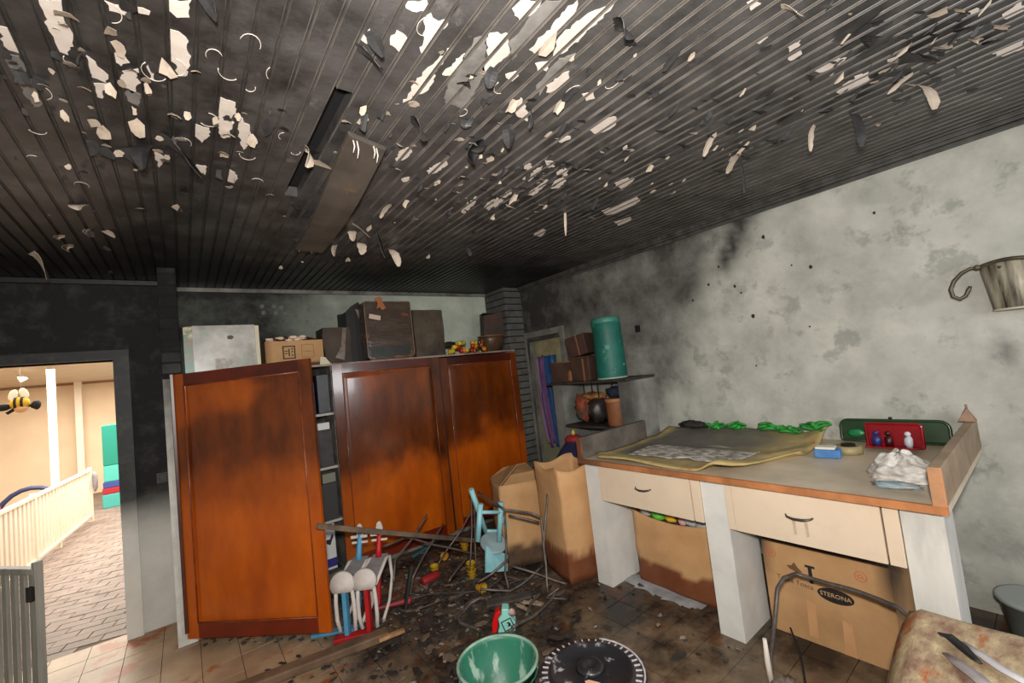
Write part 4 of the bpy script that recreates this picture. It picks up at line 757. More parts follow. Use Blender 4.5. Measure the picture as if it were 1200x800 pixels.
ob('torn_foam', m, mat('torn_white_foam', (226, 200, 178), 0.7), t, kind='stuff')

t = thing('scorched_carton', 'scorched brown carton with a shiny split side right of the tan carton', 'box', (1.155, 4.24, WZ-0.0015))
carton(t, .24, .26, .34, M_burnt2, jitter=.012)
m = MB(); m.box(-.118, .115, -.128, .128, .30, .335); ob('lid', m, M_burnt2, t)
m = MB(); m.prism([(-.03, .06), (.05, .03), (.09, .33), (.055, .335), (.03, .16)], 0, .002, 0, frame_M((0, -.1372, 0), (1, 0, 0), (0, 0, 1))); ob('tape', m, mat('sooty_tape', (128, 112, 98), 0.25, (74, 62, 54), 14), t)
m = MB(); m.prism([(-.15, .0), (-.05, .0), (-.10, .07), (-.14, .075)], 0, .003, 0, frame_M((-.02, -.142, 0), (1, 0, 0), (0, 0, 1))); ob('paper_corner', m, mat('pale_paper', (212, 204, 176), 0.8), t)

t = thing('burnt_crate', 'tall blackened open box torn at the top, behind the glossy burnt box', 'box', (1.50, 4.34, WZ-0.0015))
m = MB()
prof_ = [(-.22, .50), (-.16, .56), (-.09, .60), (-.05, .52), (0.0, .47), (.04, .50), (.10, .56), (.16, .58), (.20, .54)]
m.prism([(-.22, 0), (.20, 0)]+prof_[::-1], 0, .010, 0, frame_M((0, -.135, 0), (1, 0, 0), (0, 0, 1)))
m.prism([(-.22, 0), (.20, 0), (.20, .53), (.0, .56), (-.22, .52)], 0, .010, 0, frame_M((0, .14, 0), (1, 0, 0), (0, 0, 1)))
m.box(-.22, -.21, -.135, .135, 0, .50); m.box(.19, .20, -.135, .135, 0, .5)
ob('box_body', m, mat('blackened_card', (30, 26, 24), 0.6, (14, 13, 12), 8, 6, .002, 20), t)
m = MB(); m.add([(-.13, -.15, .53), (-.09, -.16, .40), (-.03, -.165, .30), (.0, -.16, .46), (-.05, -.17, .50)], [(0, 1, 2, 3, 4)]); ob('torn_flap', m, mat('torn_dark_grey', (120, 106, 94), 0.5, (40, 34, 32), 12), t, solid=.003)

t = thing('glossy_box', 'glossy burnt plastic crate with a torn orange paper and a small white label', 'box', (1.635, 4.135, WZ-0.0015), R(-2))
m = MB(); w_, h_, r_ = .235, .57, .05
def rrect(w, z0, z1, r, n=5):
    P = []
    for cx, cz, a0 in ((w-r, z0+r, -90), (w-r, z1-r*.3, 0), (-w+r, z1-r*.3, 90), (-w+r, z0+r, 180)):
        rr_ = r if cz < .2 else r*.3
        cx2 = cx if cz < .2 else math.copysign(w-rr_, cx)
        for k in range(n+1): a = R(a0+90*k/n); P.append((cx2+rr_*math.cos(a), (cz if cz < .2 else z1-rr_)+rr_*math.sin(a)))
    return P
m.prism(rrect(w_, 0, h_, r_), 0, .18, 0, frame_M((0, .05, 0), (1, 0, 0), (0, 0, 1)))
ob('box_body', m, mat('glossy_burnt_plastic', (90, 74, 62), 0.18, (36, 30, 27), 5, 6, .005, 6, rust=(134, 84, 54), rthr=.56, rscale=5, stretch=(.6, 1, 1.6)), t)
P = [(x, -.134, z) for x, z in rrect(w_-.004, .004, h_-.004, r_)]; m = MB(); m.tube(P+[P[0]], .006, 6); ob('rim', m, mat('worn_rim', (134, 108, 88), 0.4, (70, 54, 44), 14), t)
m = MB(); m.box(-.20, .19, -.136, -.131, .03, .13); ob('lower_panel', m, mat('green_black_panel', (44, 52, 44), 0.4, (26, 26, 24), 8), t)
m = MB(); m.add([(-.13, -.14, .60), (-.08, -.145, .615), (-.06, -.14, .60), (-.05, -.15, .55), (-.03, -.16, .50), (-.065, -.15, .48), (-.09, -.15, .51), (-.12, -.15, .49), (-.10, -.145, .55)], [tuple(range(9))]); ob('torn_paper', m, mat('orange_brown_paper', (158, 96, 56), 0.8), t, solid=.002)
m = MB(); m.box(-.055, .055, -.002, .0, -.022, .022); o = ob('label', m, mat('label_paper', (200, 176, 160), 0.7), t); o.location = (-.14, -.142, .415); o.rotation_euler = (0, R(12), 0)

t = thing('grey_carton', 'dark grey-brown scorched carton standing right of the glossy burnt box', 'box', (2.105, 4.22, WZ-0.0015))
carton(t, .35, .24, .50, M_burnt, jitter=.010)
m = MB(); m.box(-.17, .17, -.118, .118, .46, .495); ob('lid', m, M_burnt, t)

# heaps of plastic play pieces, each piece its own thing
cols = [((206, 178, 44), 'yellow'), ((176, 44, 30), 'red'), ((216, 120, 30), 'orange'), ((150, 150, 50), 'olive'), ((60, 34, 30), 'charred')]
rr = random.Random(11)
def pile(cx, cy, z0, n, rx, rz_, where, grp):
    k = 0
    for i in range(n):
        c, nm = cols[rr.choice((0, 0, 1, 2, 3, 4, 4, 1))]
        a = rr.uniform(-1, 1); lv = int(i % 3); y = cy-.05+rr.uniform(-.05, .05)
        m = MB(); s = rr.uniform(.026, .042); m.blob((0, 0, 0), (s*1.1, s*.8, s*.75), 2, .5, 2, i)
        o = ob('play_piece', m, mat('piece_'+nm, c, 0.4)); o.location = (cx+a*rx*(1-lv*.25), y, z0+.030+lv*.042); o.rotation_euler = (rr.uniform(0, 1), rr.uniform(0, 1), rr.uniform(0, 3))
        pos = ['bottom', 'middle', 'top'][lv]; tag(o, '%s plastic play piece in the %s layer of the %s' % (nm, pos, where), 'toy', '%s, %s %s' % (grp, pos, nm))
pile(2.40, 4.10, WZ, 16, .10, .1, 'small heap beside the grey-brown carton', 'play pieces in the left heap')
pile(2.65, 4.10, WZ, 20, .13, .1, 'wider heap beside the melted bowl', 'play pieces in the right heap')
m = MB(); m.blob((0, 0, 0), (.13, .07, .04), 3, .5, 3, 5); m.blob((.22, .02, .02), (.10, .06, .035), 3, .5, 3, 8)
m = MB(); m.blob((0, 0, 0), (.13, .06, .035), 3, .5, 3, 5); o = ob('burnt_cloth', m, mat('burnt_cloth', (56, 38, 34), 0.8, (28, 24, 22), 12)); o.location = (2.40, 4.28, WZ+.12); tag(o, 'charred reddish cloth bunched behind the small heap of play pieces', 'cloth')
t = thing('melted_bowl', 'low brown melted bowl on the wardrobe under the small charred box', 'bowl', (2.97, 4.20, WZ-0.0015))
m = MB(); m.lathe([(.10, 0), (.14, .03), (.165, .14), (.172, .19), (.160, .192), (.150, .15), (.12, .03), (0.0, .02)], 24, 0, Matrix.Scale(.8, 4, (0, 1, 0)), wob=.03); ob('bowl_body', m, mat('melted_brown_plastic', (98, 72, 52), 0.35, (52, 38, 30), 6), t)
P = [(.172*math.cos(2*math.pi*k/24), .8*.172*math.sin(2*math.pi*k/24), .193) for k in range(25)]; m = MB(); m.tube(P, .008, 6); ob('rim', m, mat('lighter_rim', (124, 92, 66), 0.4), t)
t = thing('charred_box', 'small charred box on top of the melted bowl near the corner', 'box', (3.0, 4.21, WZ+.200), R(-20))
m = MB(); m.add([(-.13, -.09, 0), (.13, -.09, 0), (.13, .09, 0), (-.13, .09, 0), (-.11, -.08, .24), (.12, -.08, .27), (.12, .08, .26), (-.12, .08, .25)], [(0, 3, 2, 1), (4, 5, 6, 7), (0, 1, 5, 4), (1, 2, 6, 5), (2, 3, 7, 6), (3, 0, 4, 7)]); ob('box_body', m, M_burnt3, t, .004)
m = MB(); m.box(-.115, .118, -.083, .083, .262, .272); ob('lid', m, M_burnt3, t)

# ---------------------------------------------------------------- doorway in the right wall, by the pier
dr = struct(emp('door_2'))
M_cas2 = mat('sooty_casing', (140, 138, 130), 0.6, (84, 82, 78), 7, 6)
for a in ((3.44-.05, 3.44+.02, 0, 2.02), (4.06, 4.079, 0, 2.02)):
    m = MB(); m.box(XR-.025, XR+.13, a[0], a[1], a[2], a[3]); ob('jamb', m, M_cas2, dr, .004)
m = MB(); m.box(XR-.025, XR+.13, 3.461, 4.059, 1.95, 2.02); ob('lintel', m, M_cas2, dr, .004)
m = MB(); m.box(XR+.085, XR+.125, 3.461, 4.059, 0.0, 1.95); ob('door_leaf', m, mat('dingy_yellow_door', (150, 148, 118), 0.7, (110, 106, 90), 3, 6), dr)
m = MB(); m.box(XR+.079, XR+.085, 3.52, 4.0, 1.45, 1.90); ob('panel', m, mat('stained_panel', (170, 166, 130), 0.7, (122, 100, 70), 6, 6), dr)
# hanging streamers
M_pu = mat('purple_cloth', (120, 84, 130), 0.8, (84, 56, 96), 9); M_bl = mat('blue_cloth', (30, 84, 140), 0.7, (24, 60, 110), 9); M_li = mat('lilac_cloth', (150, 120, 156), 0.8); M_te = mat('teal_cloth', (40, 110, 150), 0.7)
t = thing('streamers', 'bunch of purple and blue cloth streamers hanging in the side doorway', 'streamers', (XR-.03, 3.60, 1.75))
m = MB(); m.tube([(0.0, -.02, -.10), (-.01, -.02, -.075), (.0, .16, -.05), (.06, .24, -.03)], .012, 6); ob('hanger_rod', m, mat('dark_rod', (60, 56, 70), 0.5), t)
for k, (dy, L, mt_, wdt) in enumerate([(.27, 1.02, M_li, .03), (.22, 1.06, M_pu, .035), (.16, 1.00, M_pu, .03), (.10, 1.04, M_bl, .035), (.04, 1.10, M_bl, .04), (-.01, 1.06, M_te, .03), (-.05, .98, M_bl, .03)]):
    def S(u, v): 
        z = -.04-v*L; fold = .010*math.sin(u*9+k)+.012*noise.noise(Vector((u*3, v*5, k)))
        return (-.012+fold-.03*math.sin(math.pi*v*.5)*(.4+.1*k), dy+(u-.5)*wdt*1.6*(1-.15*v)-.06*v*v-.01*math.sin(v*7+k), z)
    g = grid(0, 1, 4, 0, 1, 16, S); ob('streamer', g, mt_, t, solid=.003)
# ---------------------------------------------------------------- plastered shelf unit between the doorway and the worktop
M_shp = mat('sooty_shelf_plaster', (156, 156, 150), 0.85, (104, 104, 98), 5, 7, .003, 18, soot=(40, 38, 36), samp=.6, sscale=7)
M_shd = mat('dark_shelf_board', (64, 58, 52), 0.6, (34, 31, 28), 10, 6)
t = thing('wall_shelf', 'sooty plastered shelf unit on the right wall left of the worktop', 'shelf', (0, 0, 0)); shelf_t = t
m = MB(); slab_y(m, 3.05, XR-.002, 0.0, 1.385, 2.33, 2.46, 8, 24); ob('side_wall', m, M_shp, t, soot=lambda c: .05+.6*ss(3.20, 3.06, c.x)*1.0)
m = MB(); slab_y(m, 3.05, XR-.002, 0.0, 1.385, 3.18, 3.31, 8, 24); ob('side_wall', m, M_shp, t, soot=lambda c: .35)
m = MB(); m.box(2.98, XR-.004, 2.31, 3.33, 1.387, 1.41); ob('shelf_board', m, M_shd, t, .003)
m = MB(); m.box(3.04, XR-.004, 2.462, 3.178, 0.955, 0.98); ob('shelf_board', m, M_shd, t, .003)
m = MB(); m.box(XR-.016, XR-.004, 2.462, 3.178, 0.982, 1.385); ob('back_board', m, mat('pale_back_board', (150, 150, 142), 0.8, (116, 114, 108), 8), t)
for y in (2.62, 2.72, 2.86, 2.96):
    m = MB(); m.tube([(3.12+.05*math.sin(y*20), y, 1.386), (3.13+.05*math.sin(y*20), y+.01, 1.24)], .006, 6); ob('hanging_cable', m, M_void, t)
# on the top board
M_teal = mat('speckled_teal', (18, 104, 90), 0.55, (12, 78, 70), 5, 5, rust=(88, 158, 136), rthr=.585, rscale=13)
t = thing('teal_drum', 'tall speckled teal cylinder standing on the sooty wall shelf', 'cylinder', (3.16, 2.60, 1.4105))
m = MB(); m.lathe([(.138, 0), (.140, .01), (.137, .20), (.133, .42), (.133, .55), (.126, .562), (.05, .565), (0, .565)], 32); ob('drum_body', m, M_teal, t)
m = MB(); m.lathe([(.141, 0), (.143, .006), (.141, .014), (.139, .014)], 32); ob('bottom_rim', m, mat('pale_rim', (150, 168, 156), 0.5), t)
m = MB(); m.lathe([(.1335, .515), (.1355, .52), (.1355, .555), (.128, .567), (0.0, .5665)], 32); ob('lid', m, mat('dull_teal_lid', (36, 108, 96), 0.5, (70, 128, 112), 10), t)
t = thing('scorched_shelf_box', 'open scorched box leaking ochre at its corner, leftmost on the wall shelf', 'box', (3.14, 3.16, 1.4105), R(12))
carton(t, .22, .25, .20, M_burnt3, soot=None, jitter=.01)
m = MB(); m.blob((-.112, -.10, .06), (.012, .03, .06), 2, .5, 4, 2); ob('melted_edge', m, mat('ochre_melt', (168, 112, 70), 0.5, (110, 60, 36), 14), t)
P = [(-.112, .127, .198), (-.112, -.127, .20), (.112, -.127, .20)]; m = MB(); m.tube(P, .006, 6); ob('rim', m, mat('rim_brown', (126, 84, 54), 0.5), t)
t = thing('dark_shelf_box', 'dark brown square box standing against the teal cylinder on the shelf', 'box', (3.12, 2.865, 1.4105), R(4))
m = MB(); m.box(-.11, .11, -.11, .11, 0, .22); ob('box_body', m, M_burnt3, t, .008)
m = MB(); m.box(-.118, .118, -.118, .118, .215, .235); ob('lid', m, mat('brown_lid', (92, 60, 44), 0.5, (56, 38, 30), 8), t, .004)
m = MB(); m.box(-.1125, -.1105, -.055, -.035, 0.0, .215); ob('edge_tape', m, mat('rust_tape', (128, 84, 58), 0.4), t)
t = thing('tilted_shelf_box', 'tilted dark brown box stacked on the square box beside the teal cylinder', 'box', (3.14, 2.90, 1.655), 0, None, (R(-9), R(0), R(8)))
m = MB(); m.box(-.10, .10, -.115, .115, 0, .20); ob('box_body', m, M_burnt3, t, .006)
m = MB(); m.box(-.1025, -.1005, -.03, -.015, 0.0, .20); m.box(-.102, .101, -.03, -.015, .1995, .2015); ob('edge_tape', m, MATS['rust_tape'], t)
# on the lower board
rr = random.Random(5)
def lump(name, label, cat, c, r, mt_, seed, amp=.55, fr=2.2, sub=3):
    m = MB(); m.blob((0, 0, 0), r, sub, amp, fr, seed)
    zmin = min(v[2] for v in m.v); o = ob(name, m, mt_); o.location = (c[0], c[1], c[2]-zmin); return tag(o, label, cat)
lump('cloth_bundle', 'bundle of red, orange and green cloth in the shelf compartment, leftmost', 'bundle', (3.17, 3.01, .9805), (.09, .09, .13), mat('motley_cloth', (150, 66, 40), 0.8, (74, 60, 48), 9, 5, rust=(60, 96, 70), rthr=.56, rscale=8, contrast=2), 3, .5, 3)
lump('black_bag', 'shiny black plastic bag with coloured scraps in the shelf compartment', 'bag', (3.15, 2.80, .9805), (.11, .09, .12), mat('black_plastic', (58, 52, 48), 0.45, (26, 24, 23), 8, 5, rust=(104, 120, 84), rthr=.60, rscale=8), 9, .35, 3)
lump('red_cloth', 'crumpled dark red and yellow cloth lying over the black bag', 'cloth', (3.18, 2.86, 1.21), (.08, .14, .035), mat('red_yellow_cloth', (130, 40, 44), 0.8, (150, 130, 50), 7, 4, contrast=2), 4, .5, 3)
t = thing('brown_tub', 'orange-brown cylindrical tub in the shelf compartment near the worktop', 'tub', (3.15, 2.58, .9805))
m = MB(); m.lathe([(.095, 0), (.10, .01), (.102, .20), (.105, .245), (.096, .247), (.09, .20), (0, .19)], 24); ob('tub_body', m, mat('orange_brown_card', (146, 92, 56), 0.6, (108, 66, 40), 6, 5), t)
m = MB(); m.lathe([(.1035, .215), (.108, .22), (.108, .246), (.1035, .25)], 24); ob('rim', m, mat('rim_orange', (166, 110, 72), 0.6), t)
lump('navy_cloth', 'dark navy cloth lying on the orange-brown tub', 'cloth', (3.16, 2.58, 1.228), (.08, .09, .05), mat('navy_cloth', (28, 36, 62), 0.8, (20, 24, 40), 9), 6, .4, 3)
lump('red_can', 'small red and white packet on the floor level behind the brown bag', 'packet', (3.12, 2.66, .62), (.05, .06, .08), mat('red_packet', (176, 60, 44), 0.5, (206, 196, 180), 9, 3, contrast=3), 2, .2)
bx('support_box', 'grey box under the shelf behind the tall paper bag', 'box', 3.06, 3.34, 2.47, 3.16, 0.0, .618, mat('dim_box', (96, 92, 86), 0.8, (70, 66, 62), 5))
lump('orange_cloth', 'orange cloth scrap beside the worktop end behind the tall paper bag', 'cloth', (2.72, 2.46, .62), (.09, .07, .10), mat('orange_cloth', (190, 96, 40), 0.8, (150, 66, 28), 9), 8, .3)
bx('storage_box', 'brown box hidden behind the tall paper bag beside the worktop', 'box', 2.60, 3.02, 2.33, 2.60, 0.0, .618, mat('brown_box', (110, 84, 60), 0.8))
t = thing('navy_bag', 'pointed navy blue cloth bag with a red top and yellow tip above the paper bag', 'bag', (2.92, 2.96, .56))
m = MB(); m.lathe([(.24, 0), (.23, .08), (.15, .20), (.08, .29), (.06, .31)], 20, 0, None, .05); ob('bag_body', m, mat('navy_bag_cloth', (34, 36, 84), 0.8, (24, 24, 54), 8), t)
m = MB(); m.lathe([(.075, .29), (.085, .32), (.06, .345), (.02, .355), (0, .355)], 16, 0, None, .06); ob('red_top', m, mat('red_top', (150, 34, 44), 0.7), t)
m = MB(); m.blob((.0, .0, .37), (.018, .018, .03), 2, .1); ob('tip', m, mat('yellow_tip', (206, 176, 50), 0.6), t)
bx('low_crate', 'grey crate carrying the pointed navy bag behind the cartons', 'crate', 2.66, 3.02, 2.74, 3.20, 0.0, .5595, mat('dim_crate', (86, 82, 78), 0.8, (60, 56, 54), 5))

# ---------------------------------------------------------------- the built-in worktop
M_leg = mat('whitewashed_slab', (222, 220, 214), 0.8, (204, 203, 198), 7, 6, .001, 30, soot=(86, 88, 90), samp=.9, sscale=8)
M_legr = mat('grimy_whitewash', (220, 218, 212), 0.8, (200, 198, 192), 7, 6, .001, 30, soot=(92, 92, 92), samp=.9, sscale=16, stretch=(1, 1, .25))
M_drw = mat('cream_laminate', (226, 206, 182), 0.5, (216, 196, 172), 3, 4, soot=(120, 100, 84), samp=.4, sscale=10)
M_edge = mat('orange_wood_edge', (196, 128, 78), 0.6, (150, 94, 54), 9, 6, .001, 40, stretch=(1, 1, 1), soot=(62, 46, 36), samp=.5, sscale=6)
M_top = mat('grimy_worktop', (222, 204, 178), 0.45, (184, 168, 146), 4, 6, soot=(56, 54, 52), samp=.6, sscale=5, coat=.15)
wk = thing('workbench', 'long built-in worktop with white slab legs and two cream drawers along the right wall', 'worktop', (0, 0, 0))
def leg(y0, y1, mt_=M_leg):
    m = MB(); slab_y(m, 2.31, 2.62, 0, .868, y0, y1, 5, 20); return ob('leg', m, mt_, wk, soot=lambda c: -.1+.25*ss(.25, .02, c.z)*abs(fbm(c.x, c.y, c.z, 6)))
leg(2.13, 2.262); leg(1.232, 1.368)
m = MB(); slab_y(m, 2.31, 2.50, 0, .868, .372, .502, 6, 20); ob('leg', m, M_legr, wk, soot=lambda c: .0+.20*ss(.55, .85, c.z))
m = MB(); slab_y(m, 2.262, XR-.004, .870, .895, .345, 2.262, 8, 2)
def soot_top(c): return -.34+1.1*ss(1.25, 1.75, c.y)*ss(2.35, 2.7, c.x)
g = grid(2.262, XR-.004, 14, .345, 2.262, 24, lambda x, y: (x, y, .8955)); m.add(g.v, g.f)
ob('tabletop', m, M_top, wk, soot=soot_top)
m = MB(); slab_y(m, 2.246, 2.2618, .866, .898, .345, 2.262, 1, 1)
g = grid(.345, 2.262, 40, .866, .898, 1, lambda y, z: (2.2455, y, z)); m.add(g.v, g.f)
ob('edge_strip', m, M_edge, wk, soot=lambda c: .75*ss(1.9, 2.2, c.y)+.25*ss(1.3, 1.5, c.y)*ss(1.9, 1.6, c.y))
m = MB(); m.box(2.262, XR-.006, .346, .386, .8965, 1.045); ob('end_board', m, mat('grimy_end_board', (164, 142, 118), 0.7, (124, 104, 84), 6, 6), wk, .004)
m = MB(); m.box(2.245, 2.2615, .345, .387, .8965, 1.046); ob('end_board_edge', m, mat('chipped_orange_edge', (196, 136, 92), 0.6, (150, 120, 92), 14, 5), wk, .003)
m = MB(); m.box(2.262, 3.04, 2.215, 2.258, .8965, 1.05); ob('end_board', m, mat('sooty_end_board', (112, 104, 96), 0.7, (70, 64, 58), 6, 6), wk, .003)
m = MB(); m.box(2.245, 2.2615, 2.214, 2.259, .8965, 1.05); ob('end_board_edge', m, mat('dark_orange_edge', (132, 78, 50), 0.6, (74, 48, 36), 10), wk, .003)
for y0, y1 in ((1.372, 2.126), (.506, 1.228)):
    for a, b in ((y0, y0+.052), (y1-.036, y1)):
        m = MB(); m.box(2.300, 2.60, a, b, .608, .866); ob('filler_strip', m, M_drw, wk, .002, soot=lambda c: 0)
    d = emp('drawer'); d.parent = wk
    a, b = y0+.058, y1-.040
    m = MB(); slab_y(m, 2.296, 2.314, .610, .858, a, b, 1, 6); m.box(2.3142, 2.60, a+.01, b-.01, .62, .80)
    ob('drawer_front', m, M_drw, d, soot=lambda c: 0.0)
    yc = (a+b)/2; first = y0 > 1
    m = MB(); hz = .742
    m.tube([(2.2965, yc-.058, hz+.006), (2.283, yc-.05, hz+.002), (2.279, yc-.02, hz-.006), (2.279, yc+.02, hz-.008), (2.283, yc+.05, hz-.002), (2.2965, yc+.058, hz+.004)], [.004, .005, .0065, .0065, .005, .004], 8)
    ob('handle', m, mat('pewter_handle', (110, 104, 98), 0.35, (70, 64, 60), 20, metal=.7), d)
    if not first:
        m = MB()
        for dy in (-.026, .026): m.prism([(dy-.008, hz-.015), (dy+.007, hz-.012), (dy+.006, hz-.085), (dy-.006, hz-.09)], 0, .0006, 0, frame_M((2.2957, yc, 0), (0, -1, 0), (0, 0, 1)))
        ob('grime_run', m, mat('grime_run', (178, 156, 136), 0.6, (206, 186, 164), 30), d)
# ---- things on the worktop
def matsurf(u, v):   # u along y (2.2 -> 1.0), v from front to wall
    y = 2.19-1.17*u; x = 2.275+1.07*v
    fr = 0.0
    z = .902 + .030*math.exp(-((v-.02)/.07)**2)*(.6+.4*math.sin(u*7)) + .018*noise.noise(Vector((u*3, v*4, 1)))+.045*ss(.7, 1.0, v)+.06*math.exp(-((u-.80)/.06)**2-((v-.06)/.2)**2)
    if u > .8: x += .55*ss(.8, 1.0, u)*(1-v)*1.0; z += .05*ss(.88, 1, u)*ss(.3, .9, v)
    if u < .08: x += .10*(1-u/.08)*(1-v); 
    return (x, y, z)
g = grid(0, 1, 40, 0, 1, 30, matsurf)
def soot_mat(c):
    v = (c.x-2.275)/1.07; u = (2.19-c.y)/1.17
    v2 = (c.x-2.275-.55*ss(.8, 1.0, u))/1.07
    return max(0, min(1, .95*ss(.15, .23, v2)*ss(1.02, .55, u+.25*fbm(c.x, c.y, 0, 3))*ss(.03, .10, u) ))
o = ob('play_mat', g, mat('floral_foam_mat', (190, 168, 112), 0.8, (160, 140, 90), 12, 5, .004, 18, rust=(190, 66, 64), rthr=.62, rscale=9, soot=(100, 97, 91), samp=.8, sscale=7), None, solid=.010, soot=soot_mat)
tag(o, 'warped floral foam mat, sooty in the middle, spread on the worktop', 'mat')
g = grid(0, 1, 30, 0, 1, 10, lambda u, v: tuple(Vector(matsurf(.16+.66*u, .20+.30*v+.05*noise.noise(Vector((u*6, 0, 2)))))+Vector((0, 0, .010+.006*noise.noise(Vector((u*14, v*9, 2)))))))
o = ob('torn_paper', g, mat('torn_white_paper', (206, 198, 186), 0.8, (112, 106, 100), 16, 6, .003, 25, stretch=(2.5, 1, 1), contrast=1.8), None, solid=.002)
tag(o, 'torn pale sheet lying along the middle of the foam mat', 'paper')
M_gr = mat('bright_green_cloth', (44, 160, 54), 0.6, (22, 96, 36), 12, 5)
for i, (y, L, z) in enumerate([(1.72, .10, .965), (1.56, .09, .97), (1.33, .10, .97), (1.20, .11, .955), (1.06, .11, .985)]):
    m = MB(); n = 12
    for k_ in range(3):
        m.tube([(3.24+.03*math.sin(t_*7+k_*2+i), y+L*.6-(L*1.2)*t_+.02*math.sin(t_*9+k_), z+.012*k_+.022*abs(math.sin(t_*6+k_+i))) for t_ in [q/n for q in range(n+1)]], [.006+.008*math.sin(math.pi*q/n) for q in range(n+1)], 6)
    tag(ob('green_cloth', m, M_gr), 'crumpled bright green cloth scrap by the wall, %s of the five' % ('leftmost', 'second from the left', 'middle one', 'second from the right', 'rightmost')[i], 'cloth', 'green scraps along the wall')
m = MB(); m.blob((0, 0, 0), (.05, .11, .03), 3, .6, 4, 3); o = ob('charred_cloth', m, mat('charred_cloth', (48, 44, 40), 0.8, (20, 18, 17), 10, 5, rust=(160, 150, 140), rthr=.62, rscale=12)); o.location = (3.27, 1.93, .985); tag(o, 'charred black rag on the mat by the wall left of the green scraps', 'rag')
t = thing('blue_sponge', 'blue sponge block with a white top beside the foam mat', 'sponge', (2.90, .905, .8965), R(8))
m = MB(); m.box(-.04, .04, -.062, .062, 0, .048); ob('block', m, mat('sponge_blue', (60, 110, 172), 0.9, (92, 138, 186), 14, 4, .002, 60), t, .008)
m = MB(); m.box(-.036, .036, -.04, .055, .048, .062); ob('scour_pad', m, mat('sponge_white', (216, 212, 196), 0.9), t, .005)
t = thing('tape_roll', 'roll of beige tape with a black core behind the blue sponge', 'tape', (3.03, .84, .8965), 0, None, (0, 0, 0))
m = MB(); m.lathe([(.035, 0), (.065, 0), (.068, .02), (.065, .045), (.035, .045), (.035, 0)], 24); ob('tape', m, mat('beige_tape', (176, 158, 112), 0.5, (120, 110, 80), 8), t)
m = MB(); m.lathe([(.02, .001), (.034, .001), (.034, .055), (.02, .055), (.02, .001)], 20); ob('core', m, M_void, t)
def case(name, label, cat, loc, w_, h_, dep, mt_, lean, r_=.04, rimm=None):
    t = thing(name, label, cat, loc, 0, None, (0, R(lean), 0))
    P = []
    for cx, cz, a0 in ((w_/2-r_, r_*.4, -90), (w_/2-r_, h_-r_, 0), (-w_/2+r_, h_-r_, 90), (-w_/2+r_, r_*.4, 180)):
        rr_ = r_ if cz > h_/2 else r_*.4; cx2 = math.copysign(w_/2-rr_, cx)
        for k in range(5): a = R(a0+90*k/4); P.append((cx2+rr_*math.cos(a), cz+rr_*math.sin(a)))
    m = MB(); m.prism(P, 0, .006, 0, frame_M((0.0, 0, 0), (0, -1, 0), (0, 0, 1))); ob('back', m, mt_, t)
    m = MB(); Q = [(-.004, -p[0], p[1]) for p in P]; m.tube(Q+[Q[0]], dep/2, 8); ob('rim', m, rimm or mt_, t)
    return t
t = case('green_tray', 'dark green plastic tray leaning against the wall at the worktop end', 'tray', (XR-.060, .70, .912), .50, .125, .018, mat('dark_green_plastic', (46, 70, 40), 0.25, (30, 56, 36), 5, 4), 8)
m = MB(); m.box(-.016, -.0065, -.03, .03, .10, .112); m.blob((-.0, 0, .14), (.008, .012, .008), 1, 0); ob('clasp', m, mat('dark_clasp', (30, 32, 28), 0.4), t)
m = MB(); m.blob((-.02, .17, .045), (.006, .045, .025), 2, .2); ob('green_scrap', m, mat('emerald_scrap', (20, 120, 70), 0.4), t)
t = case('red_case', 'open red plastic toy case standing in front of the green tray', 'case', (3.20, .665, .911), .245, .130, .016, mat('deep_red_plastic', (150, 10, 24), 0.2, (112, 8, 20), 5, 4), 6, .015)
m = MB(); m.box(-.10, -.008, -.115, .115, 0.0, .008); ob('tray_floor', m, MATS['deep_red_plastic'], t)
for y, c_, nm in ((.075, (40, 46, 110), 'blue_figure'), (.02, (60, 14, 20), 'dark_figure'), (-.065, (206, 206, 214), 'white_figure')):
    m = MB(); m.blob((-.03, y, .035), (.018, .022, .035), 2, .3, 2, int(y*100)); m.blob((-.03, y, .078), (.013, .015, .014), 2, .1); ob(nm, m, mat(nm, c_, .4), t)
def bagS(u, v):
    a = 2*math.pi*u; r_ = math.sin(math.pi*min(v, .999)*.5+.001)
    k = 1+.28*noise.noise(Vector((math.cos(a)*2, math.sin(a)*2, v*4)))+.10*noise.noise(Vector((math.cos(a)*6, math.sin(a)*6, v*9)))
    return (.13*r_*math.cos(a)*k, .125*r_*math.sin(a)*k, .105*math.cos(math.pi*v*.5)*(1+.4*noise.noise(Vector((math.cos(a)*3, math.sin(a)*3, 5+v*4)))))
g = grid(0, 1, 60, 0, 1, 26, bagS)
o = ob('plastic_bag', g, mat('crumpled_white_plastic', (226, 222, 214), 0.25, (190, 184, 178), 12, 5, .012, 16, rust=(196, 60, 54), rthr=.70, rscale=6, stretch=(1, 1, 3))); o.location = (2.62, .535, .8975)
tag(o, 'crumpled white plastic bag with red print lying at the end of the worktop', 'bag')
m = MB(); m.blob((0, 0, 0), (.035, .08, .014), 3, .5, 4, 2); o = ob('blue_plastic', m, mat('blue_print_plastic', (96, 140, 160), 0.35, (190, 190, 186), 10, 4)); o.location = (2.43, .52, .911); tag(o, 'flattened pale blue plastic wrapper in front of the white plastic bag', 'wrapper')
t = thing('wooden_knob', 'small peaked wooden toy roof resting on the end board by the wall', 'toy', (3.33, .37, 1.0465))
m = MB(); m.add([(-.03, -.03, 0), (.03, -.03, 0), (.03, .04, 0), (-.03, .04, 0), (-.03, 0, .07), (.03, .005, .075)], [(0, 3, 2, 1), (0, 1, 5, 4), (2, 3, 4, 5), (1, 2, 5), (3, 0, 4)]); ob('roof', m, mat('toy_wood', (170, 140, 116), 0.7, (136, 104, 82), 14), t, .003)
